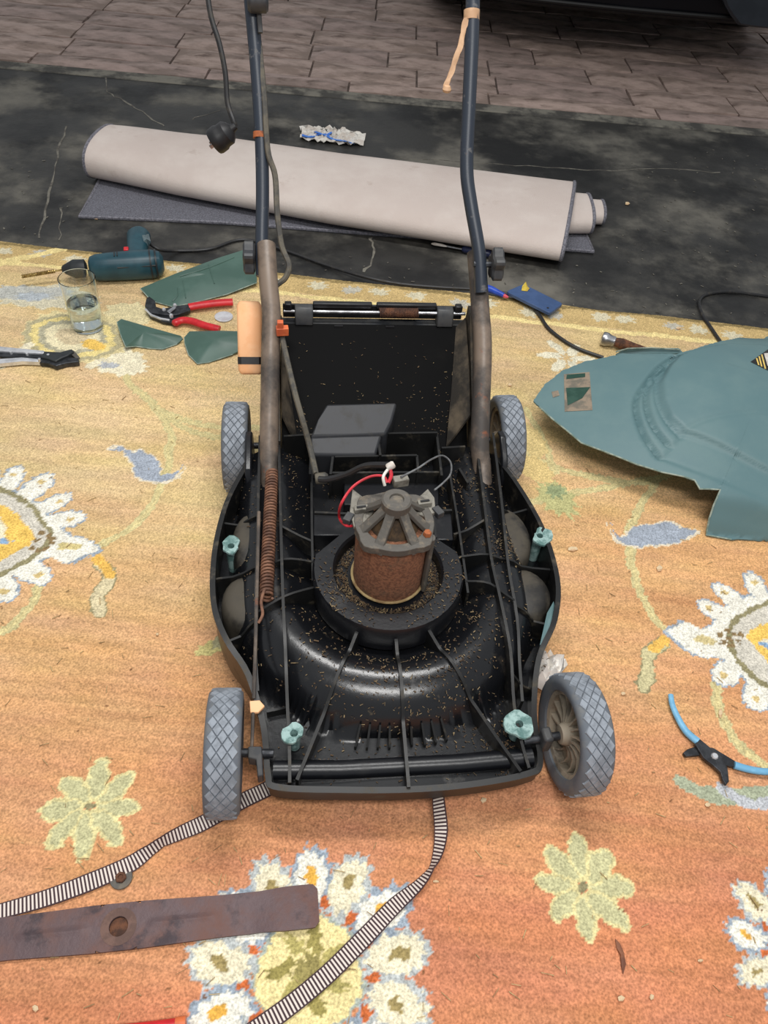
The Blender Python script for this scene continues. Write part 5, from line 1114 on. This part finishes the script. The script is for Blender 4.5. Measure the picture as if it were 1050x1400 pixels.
o = b.build('floor_grit', 'crack'); tag(o, 'pale grit sprinkled on the dark concrete', 'grit', kind='stuff')

# ---- parked car on the paving, its bumper towards the garage
g1 = at(821, 18, .19); g1.z = FLOOR+.01; car = empty('parked_car', g1, 'dark blue car parked on the brown paving, only its lower bumper showing', 'car', rz=math.atan2(pu.y, pu.x))
cq = Matrix.Rotation(-math.atan2(pu.y, pu.x), 3, 'Z')
def onv(px, py, v_):             # where a line of sight meets the upright plane v_ behind the bumper face
    d = cF+cR*((px-525)/FPX)-cU*((py-700)/FPX); t_ = ((g1+pv*v_-cC).dot(pv))/d.dot(pv); return cq@(cC+d*t_-g1)
u0 = onv(575, 0, .1).x; u1 = u0+1.75
b = MB(); rg = []
sec = [(.14, .175), (.05, .18), (.0, .20), (-.015, .27), (-.02, .36), (.0, .50), (.05, .62), (.30, .72), (1.1, .80), (3.0, .84), (3.2, .6), (3.2, .175)]
for t_, sh in ((0, .55), (.02, .34), (.06, .17), (.14, .06), (.26, .015), (.5, 0), (.74, .015), (.86, .06), (.94, .17), (.98, .34), (1, .55)):
    u = u0+(u1-u0)*t_; rg.append([Vector((u, v_+(sh*(1 if v_ < 2 else -1))*(1-min(1, max(0, v_)/1.4) if v_ < 2 else 1), z)) for v_, z in sec])
b.loft(rg); cb = b.build('body', 'carpaint', car, ang=.7)
b = MB(); b.tube(smooth_path([Vector((u0+(u1-u0)*t_, sh-.006, .215)) for t_, sh in ((.06, .17), (.14, .06), (.26, .015), (.5, 0), (.74, .015), (.86, .06))], 4), .008, 8); b.build('lower_lip', 'cartrim', cb)
pp = [onv(x, y, -.06) for x, y in ((984, -60), (986, -10), (992, 8), (1000, 22), (1010, 35), (1030, 38), (1060, 41), (1100, 44), (1140, 40), (1150, -60))]
b = MB(); b.loft([[p+Vector((0, .10, 0)) for p in pp], [p+Vector((0, .012, 0)) for p in pp], [Vector((p.x*.96+pp[6].x*.04, p.y, p.z*.94+.02)) for p in pp]]); b.build('corner_panel', mat('grey_car_panel', (44, 49, 56), (38, 43, 50), 8, .3), car, ang=.5)
def cwheel(u, v_):
    X = Matrix(((0, 0, 1), (0, 1, 0), (-1, 0, 0))); R_ = .315
    b = MB(); b.lathe([(.20, -.10), (.27, -.108), (.300, -.098), (R_, -.07), (R_, .07), (.300, .098), (.27, .108), (.20, .10)], 48, (u, v_, R_), X); w_ = b.build('tyre', 'cartyre', car, ang=.7)
    b = MB(); b.lathe([(.001, .105), (.05, .108), (.06, .085), (.18, .08), (.205, .106), (.21, .09)], 40, (u, v_, R_), X); b.build('wheel_rim', 'alloy', w_, ang=.5)
for uu in (u0+.16, u1-.16):
    for vv_ in (.85, 2.6): cwheel(uu, vv_)
